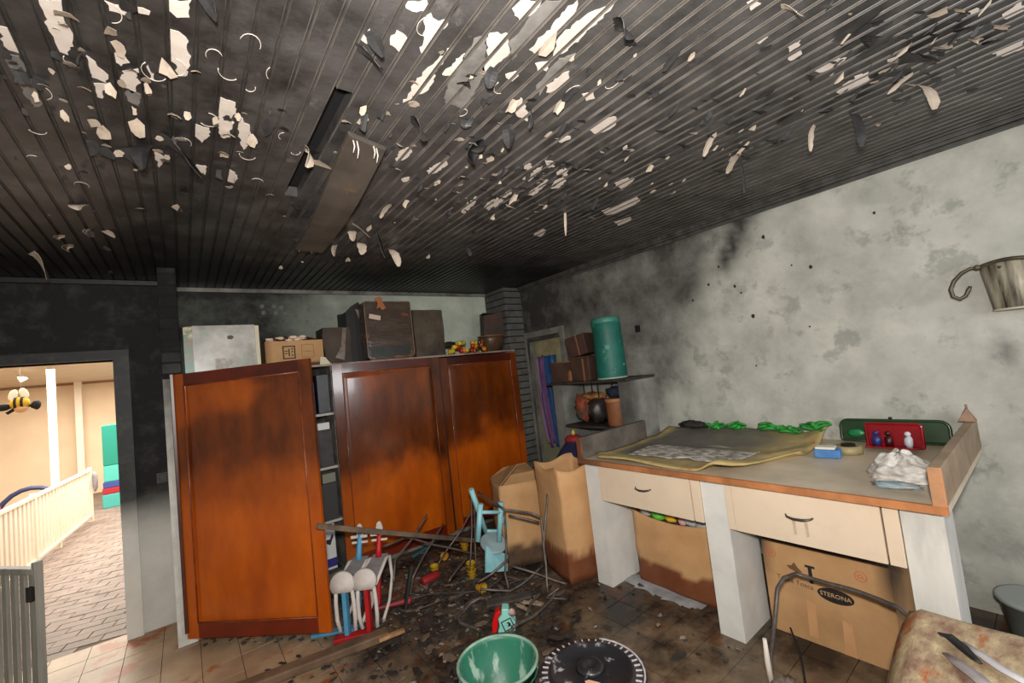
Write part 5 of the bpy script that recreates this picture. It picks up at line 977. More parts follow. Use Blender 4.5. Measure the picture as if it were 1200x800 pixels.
m = MB(); m.tube([(0, 0, .066), (0, 0, .09)], .005, 6); ob('peak', m, MATS['toy_wood'], t)

# ---------------------------------------------------------------- under the worktop
def softbox(name, label, cat, loc, rz, w_, d_, h_, mt_, bulge, sf, topf=None, nx=16, nz=16, th=.005, taper=0):
    """open paper bag: one wrapped wall"""
    t = thing(name, label, cat, loc, rz); m = MB(); P = []
    per = [(-w_/2, -d_/2), (w_/2, -d_/2), (w_/2, d_/2), (-w_/2, d_/2)]; N = nx*4
    vs = []
    for j in range(nz+1):
        v = j/nz
        for i in range(N):
            s_, f = divmod(i, nx); f /= nx; a, b = per[s_], per[(s_+1) % 4]
            x, y = a[0]+(b[0]-a[0])*f, a[1]+(b[1]-a[1])*f
            out = bulge*math.sin(math.pi*f)*math.sin(math.pi*(.15+.7*v)); nx_, ny_ = [(0, -1), (1, 0), (0, 1), (-1, 0)][s_]
            k = 1-taper*v
            x = x*k+nx_*out+.010*noise.noise(Vector((x*6, y*6, v*5))); y = y*k+ny_*out+.010*noise.noise(Vector((x*6+9, y*6, v*5)))
            hh = h_*v
            if topf: hh += v**6*topf(s_, f)
            vs.append((x, y, hh))
    fs = [(j*N+i, j*N+(i+1) % N, (j+1)*N+(i+1) % N, (j+1)*N+i) for j in range(nz) for i in range(N)]
    m.add(vs, fs, 0, False); m.add([(p[0], p[1], .004) for p in per], [(0, 1, 2, 3)])
    m.sm = [True]*len(m.f)
    ob('paper_wall', m, mt_, t, solid=th, soot=sf); return t
def wet(h0, sd):
    return lambda c: .95*ss(h0+.012, h0-.012, c.z+.05*noise.noise(Vector((c.x*9+sd, c.y*9, 0)))+.018*noise.noise(Vector((c.x*40, c.y*40, sd))))
t = softbox('paper_sack', 'wide brown paper sack full of toys, wet at the bottom, under the left drawer', 'sack', (2.66, 1.745, 0.0), R(90), .60, .28, .50, M_kraft, .035, wet(.16, 1), lambda s_, f: -.035*math.sin(math.pi*f) if s_ in (0, 2) else 0)
rr = random.Random(8)
for i, (y, x, c_, nm, s_) in enumerate([(1.98, 2.60, (206, 202, 196), 'white', .05), (1.90, 2.64, (130, 24, 48), 'crimson', .04), (1.86, 2.57, (96, 190, 60), 'lime green', .055), (1.77, 2.57, (224, 180, 40), 'yellow', .035), (1.74, 2.62, (176, 30, 44), 'red', .045), (1.68, 2.57, (214, 160, 160), 'pink', .035), (1.62, 2.58, (190, 196, 200), 'pale grey', .045), (1.54, 2.58, (170, 176, 180), 'grey', .05), (1.47, 2.60, (150, 156, 160), 'smoky', .04)]):
    m = MB(); m.blob((0, 0, 0), (s_, s_*1.15, s_*.8), 2, .3, 2, i); o = ob('soft_toy', m, mat('toy_'+nm.replace(' ', '_'), c_, .5)); o.location = (x, y, .485-.01*(i % 2)); tag(o, '%s toy at the mouth of the wide paper sack under the left drawer' % nm, 'toy', 'toys in the paper sack')
bx('toy_filling', 'darker toys filling the wide paper sack below its mouth', 'toy', 2.56, 2.76, 1.47, 2.02, .02, .44, mat('dim_toys', (90, 80, 74), .8, (60, 54, 50), 9))
t = thing('print_carton', 'large tan carton with a black oval logo under the right drawer', 'box', (2.765, .905, 0.0), R(90.0))
W_, D_, H_ = .56, .44, .485
def soot_pc(c): return .55*ss(-.25, -.285, c.x)*ss(.2, .5, c.z)*0+.75*ss(.25, .28, -c.x)*0 + .10*abs(fbm(c.x, c.z, 0, 4)) + .9*ss(-.12, .12, c.y)*ss(.1, .5, c.z)*(1 if abs(c.x) > .27 else 0)
carton(t, W_, D_, H_, M_card, soot=soot_pc, open_=False)
FM = frame_M((0, D_/2+.0005, 0), (-1, 0, 0), (0, 0, 1))
# the side facing the room is local +y (towards -x of the room)
def disc(r0, r1, n=28, sx=1, sy=1):
    return [((r1*math.cos(2*math.pi*k/n)*sx), r1*math.sin(2*math.pi*k/n)*sy) for k in range(n)]
def ringm(cx, cz, r0, r1, sx, sy, M, dz=.001):
    m = MB(); n = 28; vs = []
    for r_ in (r0, r1):
        for k in range(n): vs.append((cx+r_*sx*math.cos(2*math.pi*k/n), cz+r_*sy*math.sin(2*math.pi*k/n), dz))
    m.add(vs, [(k, (k+1) % n, n+(k+1) % n, n+k)[::-1] for k in range(n)], 0, False, M); return m
m = MB(); m.prism([(x+.045, z+.278) for x, z in disc(0, 1, 28, .078, .036)], 0, .0008, 0, FM); ob('logo_oval', m, M_ink, t)
text('logo_lettering', 'STERONA', .030, FM @ Matrix.Translation((.045, .278, .0014)), mat('card_print', (196, 158, 112), .8), t)
text('carton_lettering', 'Tosca Tosca', .034, FM @ Matrix.Translation((-.135, .295, .0010)) @ Matrix.Rotation(R(-4), 4, 'Z'), mat('brown_ink', (104, 76, 50), .8), t)
m = MB(); m.prism([(-.15, .36), (-.12, .35), (-.09, .355), (-.11, .375), (-.125, .40), (-.14, .38), (-.165, .375)], 0, .0008, 0, FM); ob('tree_mark', m, MATS['brown_ink'], t)
m = MB(); m.prism([(-.062, .31), (-.045, .31), (-.045, .39), (-.062, .39)], 0, .0008, 0, FM); m.prism([(-.075, .39), (-.03, .39), (-.03, .402), (-.075, .402)], 0, .0008, 0, FM); ob('mark', m, M_ink, t)
for cx, cz in ((-.235, .425), (.165, .412)):
    m = ringm(cx, cz, .022, .025, 1, 1, FM); ob('ring_mark', m, M_redink, t)
    text('ring_lettering', 'CL', .026, FM @ Matrix.Translation((cx, cz, .001)), M_redink, t)
m = MB(); m.box(-W_/2-.001, W_/2+.001, -.03, .03, H_+.0065, H_+.0075); ob('packing_tape', m, mat('brown_tape', (170, 132, 92), .25), t)
m = MB(); m.prism([(-.1, .03), (-.06, .03), (-.05, .20), (-.09, .22)], 0, .0006, 0, FM); m.prism([(.05, .0), (.10, .0), (.10, .16), (.06, .17)], 0, .0006, 0, FM); ob('water_stain', m, mat('water_stain', (190, 138, 92), .8, (206, 158, 112), 8), t, kind='stuff')
# ---------------------------------------------------------------- tall paper bag and carton left of the worktop
t = softbox('tall_paper_bag', 'tall open brown paper bag with a wet foot beside the worktop end', 'bag', (2.36, 2.52, 0.0), R(76), .36, .33, .82, M_kraft, .018, wet(.21, 4), lambda s_, f: .02*math.sin(f*6+s_), taper=-.10)
t = softbox('sagging_carton', 'sagging tan carton with a folded flap behind the tall paper bag', 'carton', (2.26, 3.03, 0.0), R(68), .34, .42, .66, M_card, .01, lambda c: .9*ss(.19, .15, c.z+.05*noise.noise(Vector((c.x*9, c.y*9, 0)))), lambda s_, f: .0)
m = MB(); m.add([(-.17, .21, .655), (.17, .21, .655), (.13, .05, .74), (-.10, .02, .79), (-.02, -.10, .80)], [(0, 1, 2, 3)]); m.add([(.17, -.21, .655), (.17, .21, .655), (.10, .10, .74), (.06, -.10, .76)], [(0, 1, 2, 3)]); ob('top_flap', m, M_card, t, solid=.005, soot=lambda c: .15)
m = MB(); m.add([(-.08, .218, .46), (.08, .218, .46), (.08, .235, .38), (-.08, .235, .38)], [(0, 1, 2, 3)]); ob('side_flap', m, M_card, t, solid=.004, soot=lambda c: .05)
# ---------------------------------------------------------------- wrought-iron wall lamp
t = thing('wall_lamp', 'wrought-iron wall lamp with a curled arm and a soot-streaked shade', 'lamp', (XR, .16, 1.75))
M_iron = mat('bronzed_iron', (104, 94, 74), 0.45, (54, 48, 40), 9, 5, metal=.4)
m = MB(); m.lathe([(.05, 0), (.05, .012), (.02, .02), (.0, .02)], 16, 0, Matrix.Rotation(R(-90), 4, 'Y')); ob('wall_plate', m, M_iron, t)
m = MB(); m.tube([(-.01, 0, 0), (-.05, 0, .05), (-.10, 0, .09)], .009, 8); ob('bracket', m, M_iron, t)
P = [(-.10, .07, .10), (-.10, .10, .105), (-.10, .135, .088), (-.10, .168, .052), (-.10, .186, .010), (-.10, .182, -.030), (-.10, .158, -.048), (-.10, .135, -.035), (-.10, .120, -.005), (-.10, .112, .012)]
m = MB(); m.tube(P, [.006, .008, .009, .010, .010, .010, .010, .009, .010, .007], 10); ob('curled_arm', m, M_iron, t)
m = MB(); m.blob((-.10, .078, .103), (.012, .014, .014), 2, .1); ob('collar', m, M_iron, t)
mm = MB(); n = 22
M_shade = mat('soot_streaked_shade', (190, 182, 162), 0.35, (40, 34, 28), 6, 5, stretch=(1, 6, .5), contrast=1.5)
for a, b in (((.075, .098), (.052, -.125)),):
    vs = []
    for k in range(n+1):
        f = k/n; y = .075-.36*f; xo = -.075*math.sin(math.pi*f)**.5-.02
        vs += [(xo-.02, y, .098+.015*math.sin(f*6)), (xo-.012, y-.0+(.03-.06*f)*-.8, -.128)]
    mm.add(vs, [(2*k, 2*k+1, 2*k+3, 2*k+2) for k in range(n)], 0, True)
ob('shade', mm, M_shade, t, solid=.003)
m = MB(); m.tube([(-.075*math.sin(math.pi*k/n)**.5-.034, .051-.312*k/n, -.129) for k in range(n+1)], .006, 6); ob('bottom_rim', m, mat('ivory_rim', (206, 200, 180), .5), t)
m = MB(); m.tube([(-.075*math.sin(math.pi*k/n)**.5-.042, .078-.366*k/n, .104+.015*math.sin(k/n*6)) for k in range(n+1)], .011, 6); ob('top_band', m, M_iron, t)

# ---------------------------------------------------------------- buckets in the foreground
M_gbk = mat('green_bucket_plastic', (52, 122, 98), 0.45, (40, 100, 80), 4, 5, rust=(150, 176, 160), rthr=.555, rscale=12, stretch=(1, 1, .35))
M_rimk = mat('limed_rim', (150, 176, 158), 0.7, (84, 128, 108), 16, 5)
def bucket(name, label, loc, r1, h, tilt):
    t = thing(name, label, 'bucket', loc, 0, None, tilt)
    m = MB(); m.lathe([(r1*.70, 0), (r1*.72, .004), (r1*.97, h-.012), (r1, h-.012), (r1, h), (r1*.965, h), (r1*.95, h-.02), (r1*.69, .012), (0, .010)], 48); m.f.pop(); m.m.pop(); m.sm.pop()
    m.add([(r1*.70*math.cos(2*math.pi*k/48), r1*.70*math.sin(2*math.pi*k/48), 0) for k in range(48)], [tuple(range(48))[::-1]])
    ob('bucket_body', m, M_gbk, t)
    m = MB(); n = 48; m.tube([(r1*1.0*math.cos(2*math.pi*k/n), r1*1.0*math.sin(2*math.pi*k/n), h-.003) for k in range(n+1)], .0075, 8, 0, False); ob('rim', m, M_rimk, t)
    m = MB(); m.tube([(r1*.985*math.cos(2*math.pi*k/n), r1*.985*math.sin(2*math.pi*k/n), h-.045) for k in range(n+1)], .004, 6, 0, False); ob('rib', m, M_gbk, t)
    return t
t = bucket('green_bucket', 'empty green plastic bucket with a lime-crusted rim, left of the lidded one', (1.065, 1.735, 0.0015), .180, .30, (0, 0, 0))
m = MB(); m.tube([(-.182, 0, .27)]+[(-.188*math.cos(a), -.05-.02*math.sin(a), .27-.16*math.sin(a)) for a in [math.pi*k/14 for k in range(1, 14)]]+[(.182, 0, .27)], .0025, 6); ob('bail_handle', m, mat('wire_handle', (120, 118, 112), .4, metal=.6), t)
t = bucket('lidded_bucket', 'green bucket covered by a limed black plastic lid, beside the open bucket', (1.290, 1.370, 0.0015), .215, .30, (0, 0, 0))
M_blk = mat('black_lid_plastic', (30, 29, 32), 0.35, (44, 42, 46), 6, 5, rust=(190, 182, 186), rthr=.545, rscale=6)
m = MB(); m.lathe([(0, .306), (.05, .306), (.155, .304), (.165, .320), (.176, .320), (.181, .304), (.218, .306), (.225, .298), (.218, .290)], 56); ob('lid', m, M_blk, t)
m = MB(); m.lathe([(.0, .309), (.016, .310), (.024, .322), (.040, .326), (.056, .321), (.062, .307)], 32, 0, Matrix.Translation((.012, .015, 0))); ob('lid_boss', m, M_blk, t)
M_lime = mat('lime_crust', (206, 196, 200), .8, (150, 144, 148), 12)
m = MB(); n = 56; m.tube([(.217*math.cos(2*math.pi*k/n), .217*math.sin(2*math.pi*k/n), .306) for k in range(30, n+6)], [.003+.002*abs(math.sin(k*1.7)) for k in range(30, n+6)], 6); ob('limed_edge', m, M_lime, t)
rib = MB()
for k in range(40):
    a = 2*math.pi*k/40; rib.box(.183, .208, -.003, .003, .303, .3085, 0, Matrix.Rotation(a, 4, 'Z'))
ob('grip_ribs', rib, M_lime, t, kind='stuff')
m = MB(); m.prism([(-.062, -.13), (.02, -.155), (.016, -.075), (-.002, -.035), (-.018, -.028), (-.028, -.05), (-.056, -.07)], .307, .310); o = ob('wood_chip', m, mat('wood_chip', (206, 164, 134), .8)); o.location = (1.235, 1.365, .013); tag(o, 'pale wood chip lying on the limed black bucket lid', 'chip')
bx('yellow_brick', 'small yellow toy brick behind the lidded bucket', 'toy', 1.42, 1.465, 1.84, 1.88, .002, .045, mat('yellow_brick', (206, 168, 40), .5))

# ---------------------------------------------------------------- blue and red wooden rocking seats
M_wt = mat('white_painted_wood', (214, 206, 198), .7, (184, 174, 168), 9, 6, .001, 20)
M_rd = mat('red_painted_wood', (190, 22, 26), .5, (150, 22, 26), 9); M_blu = mat('blue_painted_wood', (86, 156, 190), .55, (64, 130, 168), 9)
M_seat = mat('ashen_seat_board', (160, 156, 156), .7, (120, 116, 118), 6, 5, rust=(150, 70, 70), rthr=.60, rscale=9)
def bar(m, a, b, wx, wy, up=(0, 0, 1)):
    a = Vector(a); b = Vector(b); d = (b-a); L = d.length; z = d.normalized(); x = Vector(up).cross(z)
    if x.length < .1: x = Vector((1, 0, 0)).cross(z) if abs(z.x) < .9 else Vector((0, 1, 0)).cross(z)
    x.normalize(); y = z.cross(x); m.box(-wx/2, wx/2, -wy/2, wy/2, 0, L, 0, Matrix.Translation(a) @ Matrix((x, y, z)).transposed().to_4x4()); return m
def horse(name, label, ox, oy, paint, rz):
    t = thing(name, label, 'toy', (ox, oy, 0.0015), rz)
    # local: x across, y away; front post at y=0, back post at y=.34
    m = MB(); bar(m, (0, 0, .0), (0, .0, .30), .055, .026, (1, 0, 0)); ob('front_post', m, paint, t, .004)
    m = MB(); m.lathe([(0, -.016), (.062, -.016), (.064, 0), (.062, .016), (0, .016)], 24, 0, Matrix.Translation((0, -.02, .345)) @ Matrix.Scale(1.22, 4) @ Matrix.Rotation(R(84), 4, 'X')); m.v = [(x, y, max(z, .300)) for x, y, z in m.v]; ob('round_head', m, M_wt, t)
    for s in (-1, 1):
        m = MB(); m.tube([(s*.052, -.01, .31), (s*.058, -.012, .22), (s*.058, -.01, .12), (s*.048, 0, .045), (s*.05, .03, .03)], [.012, .013, .013, .012, .010], 8); ob('front_leg', m, M_wt, t)
        m = MB(); m.tube([(s*.055, .02, .30), (s*.062, .24, .37), (s*.062, .31, .36), (s*.062, .335, .20), (s*.06, .24, .08), (s*.058, .10, .03)], [.011, .012, .013, .012, .011, .010], 8); ob('side_frame', m, M_wt, t)
    m = MB(); m.box(-.055, .055, 0, .30, -.010, .010, 0, Matrix.Translation((0, .02, .33)) @ Matrix.Rotation(R(7), 4, 'X')); ob('seat_board', m, M_seat, t, .004)
    m = MB(); m.tube([(0, .27, .37), (-.0, .285, .42), (.004, .30, .48), (.01, .31, .545)], [.022, .021, .019, .018], 8); ob('rear_post', m, paint, t)
    m = MB(); bar(m, (0, .26, .34), (0, .20, .08), .045, .022, (1, 0, 0)); ob('rear_leg', m, paint, t, .003)
    m = MB(); m.box(-.055, .065, .292, .306, .512, .532); m.box(-.05, .065, .292, .306, .475, .490); ob('back_rail', m, M_wt, t, .003)
    m = MB(); m.prism([(-.022, .52), (.022, .52), (.024, .565), (.015, .60), (.0, .612), (-.015, .60), (-.024, .565)], -.008, .008, 0, frame_M((.012, .306, 0), (1, 0, 0), (0, 0, 1))); ob('crest', m, M_wt, t, .003)
    return t
horse('rocking_seat', 'small blue and white wooden rocking seat beside the open wardrobe door', .765, 3.035, M_blu, R(-38))
horse('rocking_seat', 'small red and white wooden rocking seat beside the blue one, nearer the debris', .880, 2.955, M_rd, R(-38))
def slab_thing(name, label, cat, a, b, w_, th, mt_, bevel=.003, up=(0, 0, 1)):
    m = MB(); a = Vector(a); b = Vector(b); c = (a+b)/2; bar(m, a-c, b-c, w_, th, up); o = ob(name, m, mt_, None, bevel); o.location = c; return tag(o, label, cat)
slab_thing('blue_stick', 'blue wooden stick lying on the floor under the rocking seats', 'stick', (0.592, 3.235, 0.012), (0.841, 3.073, 0.014), .05, .018, M_blu)
slab_thing('red_block', 'red wooden piece lying on the floor in front of the blue stick', 'block', (0.682, 3.048, 0.016), (0.889, 2.947, 0.016), .06, .024, M_rd)
# ---------------------------------------------------------------- pale blue child's chair lying with its legs up
M_pb = mat('pale_blue_paint', (150, 204, 210), .5, (126, 184, 194), 9, 5, rust=(112, 108, 106), rthr=.68, rscale=12)
t = thing('child_chair', 'pale blue child\'s wooden chair turned upside down against the pile', 'chair', (1.887, 2.977, 0.000)); ORG = Vector(t.location)
def cm(a): return tuple(Vector(a)-ORG)
A = [(1.738, 2.840, 0.614), (1.926, 2.840, 0.575), (1.775, 3.020, 0.686), (2.071, 3.020, 0.617)]
Bq = [(1.693, 2.860, 0.345), (1.884, 2.860, 0.282), (1.923, 3.080, 0.243), (2.153, 3.080, 0.097)]
for a, b in ((A[0], Bq[0]), (A[1], Bq[1]), (A[2], Bq[2]), (A[3], Bq[3])):
    m = MB(); m.tube([cm(a), cm(b)], [.022, .020], 10); ob('leg', m, M_pb, t)
for a, b in (((1.730, 2.840, 0.553), (1.939, 2.840, 0.492)), ((1.902, 3.060, 0.310), (2.156, 3.060, 0.229)), ((1.911, 2.850, 0.478), (2.189, 3.070, 0.145))):
    m = MB(); m.tube([cm(a), cm(b)], .014, 8); ob('stretcher', m, M_pb, t)
m = MB(); c_ = (1.866, 2.920, 0.260); m.lathe([(0, -.012), (.10, -.012), (.108, 0), (.10, .012), (0, .012)], 28, 0, Matrix.Translation(cm(c_)) @ Matrix.Rotation(R(28), 4, 'X')); ob('seat', m, mat('scuffed_blue_seat', (150, 176, 182), .6, (128, 132, 136), 5, 5, rust=(150, 70, 60), rthr=.68, rscale=9), t, .003)
m = MB(); bar(m, cm((1.758, 2.880, 0.268)), cm((1.709, 2.800, 0.126)), .07, .018, (0, 1, 0)); bar(m, cm((1.898, 2.880, 0.220)), cm((1.845, 2.800, 0.081)), .06, .018, (0, 1, 0)); m = MB(); m.add([cm((1.768, 2.880, 0.277)), cm((1.955, 2.880, 0.148)), cm((1.884, 2.800, 0.073)), cm((1.695, 2.800, 0.131))], [(0, 1, 2, 3)]); ob('backrest', m, M_pb, t, solid=.016)
# ---------------------------------------------------------------- burnt steel tubes of the chairs
M_tube = mat('burnt_steel_tube', (120, 110, 104), .5, (58, 53, 50), 14, 6, .001, 40, metal=.35, rust=(176, 166, 158), rthr=.66, rscale=22)
def frame(label, paths, r_=.009, name='chair_frame', cat='chair frame', grp=None, mt_=None):
    z0 = min(p[2] for q in paths for p in q); c = Vector(paths[0][0]); c.z = 0
    t = thing(name, label, cat, c, 0, grp)
    for q in paths:
        m = MB(); P = [Vector(p)-c for p in q]; Q = []
        for i in range(len(P)-1):
            for k in range(4): 
                f = k/4; v = P[i].lerp(P[i+1], f); v += Vector((noise.noise(v*7), noise.noise(v*7+Vector((3, 0, 0))), noise.noise(v*7+Vector((0, 5, 0)))))*.005; Q.append(v)
        Q.append(P[-1]); m.tube(Q, r_, 8); ob('bent_tube', m, mt_ or M_tube, t)
    return t
frame('burnt steel chair frame sprawled in front of the middle wardrobe door, farthest left', [
    [(1.505, 3.300, 0.509), (1.336, 3.250, 0.381), (1.176, 3.200, 0.303), (1.119, 3.120, 0.184)],
    [(1.649, 3.320, 0.386), (1.439, 3.220, 0.269), (1.269, 3.120, 0.170), (1.238, 3.147, 0.020)],
    [(1.154, 3.280, 0.496), (1.472, 3.280, 0.302), (1.752, 3.250, 0.154), (1.909, 3.220, 0.073)],
    [(1.155, 3.350, 0.365), (1.378, 3.380, 0.363), (1.755, 3.380, 0.241)]], .008)
frame('thin burnt chair frame leaning behind the pale blue chair', [
    [(1.887, 3.250, 0.429), (1.787, 3.280, 0.296), (1.638, 3.300, 0.174), (1.543, 3.250, 0.126)],
    [(1.835, 3.120, 0.662), (1.811, 3.120, 0.407), (1.731, 3.050, 0.181), (1.674, 3.000, 0.098)],
    [(1.880, 3.160, 0.553), (1.841, 3.160, 0.182), (1.795, 3.100, 0.051)],
    [(1.671, 3.000, 0.202), (1.562, 2.950, 0.179), (1.442, 2.900, 0.135)]], .007)
frame('tall burnt chair frame standing in front of the sagging carton', [
    [(1.811, 2.980, 0.656), (1.834, 2.660, 0.576), (2.022, 2.600, 0.508), (2.075, 2.550, 0.470), (2.053, 2.520, 0.334), (1.996, 2.460, 0.156), (1.946, 2.411, 0.020)],
    [(2.178, 2.560, 0.619), (2.131, 2.550, 0.492), (2.028, 2.500, 0.286), (2.001, 2.470, 0.182)],
    [(1.859, 2.700, 0.542), (1.833, 2.700, 0.301), (1.786, 2.680, 0.127), (1.781, 2.650, 0.030)],
    [(1.901, 2.720, 0.501), (2.078, 2.580, 0.426)]], .0085)
frame('low burnt chair frame lying before the tall paper bag', [
    [(1.568, 2.693, 0.100), (1.741, 2.571, 0.060), (1.843, 2.561, 0.070), (2.062, 2.567, 0.120)],
    [(1.850, 2.674, 0.160), (1.973, 2.537, 0.100), (2.038, 2.431, 0.060), (2.099, 2.376, 0.030)],
    [(1.570, 2.710, 0.140), (1.659, 2.661, 0.180), (1.796, 2.631, 0.240)]], .0085)
frame('burnt bent tube frame lying behind the green bucket', [
    [(1.559, 2.679, 0.050), (1.499, 2.709, 0.030), (1.347, 2.638, 0.020), (1.332, 2.570, 0.020), (1.376, 2.415, 0.020)],
    [(1.412, 2.108, 0.140), (1.606, 2.155, 0.100), (1.836, 2.258, 0.060), (2.041, 2.383, 0.050)],
    [(1.617, 2.249, 0.060), (1.715, 2.312, 0.080), (1.866, 2.386, 0.060)]], .010)
frame('short pale burnt tube lying alone left of the yellow cups', [[(1.190, 3.213, 0.060), (1.290, 3.080, 0.040)], ], .006, 'steel_rod', 'rod')
frame('burnt tube leaning out of the pile toward the floor', [[(1.933, 2.270, 0.100), (1.858, 2.326, 0.050), (1.976, 2.255, 0.015)]], .006, 'steel_rod', 'rod')
# plank and beams
slab_thing('leaning_plank', 'long thin greyish plank leaning from the open door over the debris', 'plank', (0.627, 3.000, 0.757), (2.066, 3.400, 0.091), .028, .034, mat('grey_brown_plank', (130, 110, 90), .7, (66, 54, 46), 7, 6))
M_beam = mat('charred_brown_beam', (126, 98, 74), .7, (78, 58, 44), 5, 7, .003, 20)
slab_thing('floor_beam', 'long brown wooden batten lying on the floor before the open wardrobe door', 'batten', (-0.055, 3.005, 0.030), (0.952, 2.827, 0.030), .085, .050, M_beam, .01)
slab_thing('split_wood', 'short piece of split wood with bright raw ends beside the rocking seats', 'wood', (0.857, 2.724, 0.070), (1.011, 2.701, 0.070), .03, .02, mat('raw_wood', (190, 146, 100), .8, (120, 86, 58), 20, 5), .004)
slab_thing('charred_board', 'charred upright board behind the red club', 'board', (1.150, 3.039, 0.000), (1.223, 3.020, 0.294), .055, .02, mat('charred_board', (40, 36, 34), .7, (22, 20, 19), 10))
slab_thing('charred_plank', 'flat charred plank lying in the middle of the debris', 'plank', (1.576, 2.637, 0.012), (1.841, 2.471, 0.030), .08, .018, mat('ashen_plank', (92, 84, 78), .8, (52, 46, 42), 9))
for i, (a, b, w_) in enumerate([((1.716, 2.464, 0.150), (1.727, 2.349, 0.150), .02), ((1.794, 2.420, 0.100), (1.818, 2.324, 0.100), .022), ((1.738, 2.429, 0.080), (1.800, 2.307, 0.080), .02)]):
    m = MB(); a = Vector(a); b = Vector(b); c = (a+b)/2; bar(m, a-c, b-c, w_, .012); o = ob('wood_splinter', m, mat('pale_splinter', (196, 174, 150), .8, (120, 100, 84), 18)); o.location = (c.x, c.y, .012+.012*i)
    tag(o, ['pale wood splinter nearest the light blue chair in the debris', 'thick pale wood splinter in the middle of the debris', 'pale wood splinter lying closest to the toy with the red back'][i], 'splinter')
# toys in the debris
def cyl(name, label, cat, a, b, r_, mt_, prof_=None):
    a = Vector(a); b = Vector(b); d = b-a; L = d.length; q = d.to_track_quat('Z', 'Y').to_matrix().to_4x4()
    t = thing(name, label, cat, a)
    m = MB(); m.lathe([(r_*p, L*z) for p, z in (prof_ or [(0, 0), (.9, 0), (1, .05), (1, .95), (.9, 1), (0, 1)])], 20, 0, q); ob('body', m, mt_, t); return t, m, q, L
t, m, q, L = cyl('red_can', 'red cylinder toy lying in the debris before the middle wardrobe door', 'toy', (1.396, 3.259, 0.034), (1.543, 3.284, 0.036), .032, mat('dusty_red', (170, 34, 36), .5, (130, 34, 34), 12))
m = MB(); m.lathe([(0, L), (.020, L+.001), (.020, L+.004), (0, L+.005)], 16, 0, q); ob('end_cap', m, M_k, t)
t, m, q, L = cyl('red_club', 'long dusty red toy club lying by the rocking seats', 'toy', (0.965, 3.120, 0.060), (1.213, 3.055, 0.050), .026, mat('dusty_dark_red', (150, 32, 44), .6, (104, 44, 48), 16), [(0, 0), (.35, 0), (.45, .1), (.5, .4), (.75, .7), (1, .9), (.8, 1), (0, 1)])
m = MB(); m.lathe([(.0, L*.9), (.028, L*.9), (.0285, L*.94), (0, L*.94)], 16, 0, q); ob('ring', m, mat('ring_red', (180, 60, 70), .5), t)
M_yc = mat('yellow_cup_plastic', (196, 164, 34), .4, (150, 122, 30), 9)
def cup(x, y, z, label, rot, s=1.0):
    t = thing('yellow_cup', label, 'cup', (x, y, z), 0, None, rot); s *= 1.0
    m = MB(); m.lathe([(.0, .002), (.022*s, 0), (.024*s, .004), (.036*s, .062*s), (.039*s, .064*s), (.038*s, .068*s), (.033*s, .064*s), (.020*s, .008), (0, .007)], 20); ob('cup_wall', m, M_yc, t)
    m = MB(); m.lathe([(.030*s, .036*s), (.0335*s, .037*s), (.0345*s, .043*s), (.032*s, .044*s)], 20); ob('band', m, mat('orange_band', (190, 120, 30), .4), t)
c = (1.719, 3.055, 0.000); cup(c[0], c[1], .062, 'yellow cup stacked upright on another near the light blue chair', (R(6), 0, 0))
cup(c[0]+.005, c[1], .0015, 'yellow cup at the foot of the small stack near the light blue chair', (0, 0, 0))
c = (1.636, 2.841, 0.000); cup(c[0], c[1], .038, 'yellow cup lying on its side, nearest of the yellow cups', (R(90), 0, R(20)), .95)
c = (1.564, 3.377, 0.000); cup(c[0], c[1], .0015, 'yellow cup standing behind the red cylinder toy', (0, 0, 0))
c = (1.965, 3.564, 0.000); cup(c[0], c[1], .0015, 'yellow cup farthest back, near the last wardrobe door', (0, 0, 0), 1.1)
c = (1.775, 3.557, 0.000); cup(c[0], c[1], .034, 'dull yellow cup tipped over among the thin tubes', (R(80), 0, R(-50)), .9)
slab_thing('teal_stick', 'teal wooden stick behind the farthest left burnt frame', 'stick', (1.556, 3.785, 0.030), (1.754, 3.877, 0.030), .022, .02, mat('teal_stick', (40, 120, 130), .6, (50, 84, 90), 14))
# wooden vehicle toy with a red back and an arrowed panel
c = (1.515, 2.321, 0.000)
t = thing('toy_wagon', 'mint-green toy figure with a red back and a black-framed panel behind the green bucket', 'toy', (c[0], c[1], .0015), R(-38), None)
M_mint = mat('mint_plastic', (150, 214, 200), .4, (128, 196, 184), 6)
m = MB(); m.prism([(-.055, 0), (.055, 0), (.062, .05), (.045, .07), (.028, .105), (.026, .135), (-.018, .14), (-.020, .105), (-.045, .08), (-.04, .04)], -.035, .035, 0, frame_M((0, 0, 0), (1, 0, 0), (0, 0, 1))); o = ob('body', m, M_mint, t, .006)
m = MB(); m.prism([(-.09, .0), (-.062, .0), (-.048, .05), (-.045, .085), (-.024, .11), (-.03, .13), (-.06, .115), (-.085, .06)], -.032, .032, 0, frame_M((0, 0, 0), (1, 0, 0), (0, 0, 1))); ob('red_back', m, mat('bright_red_plastic', (206, 16, 18), .4), t, .006)
PF = frame_M((0.012, -.0355, .045), (math.cos(R(20)), 0, -math.sin(R(-20))*0+math.sin(R(20))), (-math.sin(R(20)), 0, math.cos(R(20))))
m = MB()
for a in ((-.034, .034, .026, .032), (-.034, .034, -.032, -.026), (-.034, -.028, -.026, .026), (.028, .034, -.026, .026)): m.prism([(a[0], a[2]), (a[1], a[2]), (a[1], a[3]), (a[0], a[3])], 0, .0012, 0, PF)
ob('panel_frame', m, M_ink, t)
m = MB(); m.prism([(-.006, -.012), (.016, -.014), (.018, .004), (.008, .014), (-.004, .012), (.006, .004)], 0, .0012, 0, PF); ob('panel_mark', m, M_ink, t)
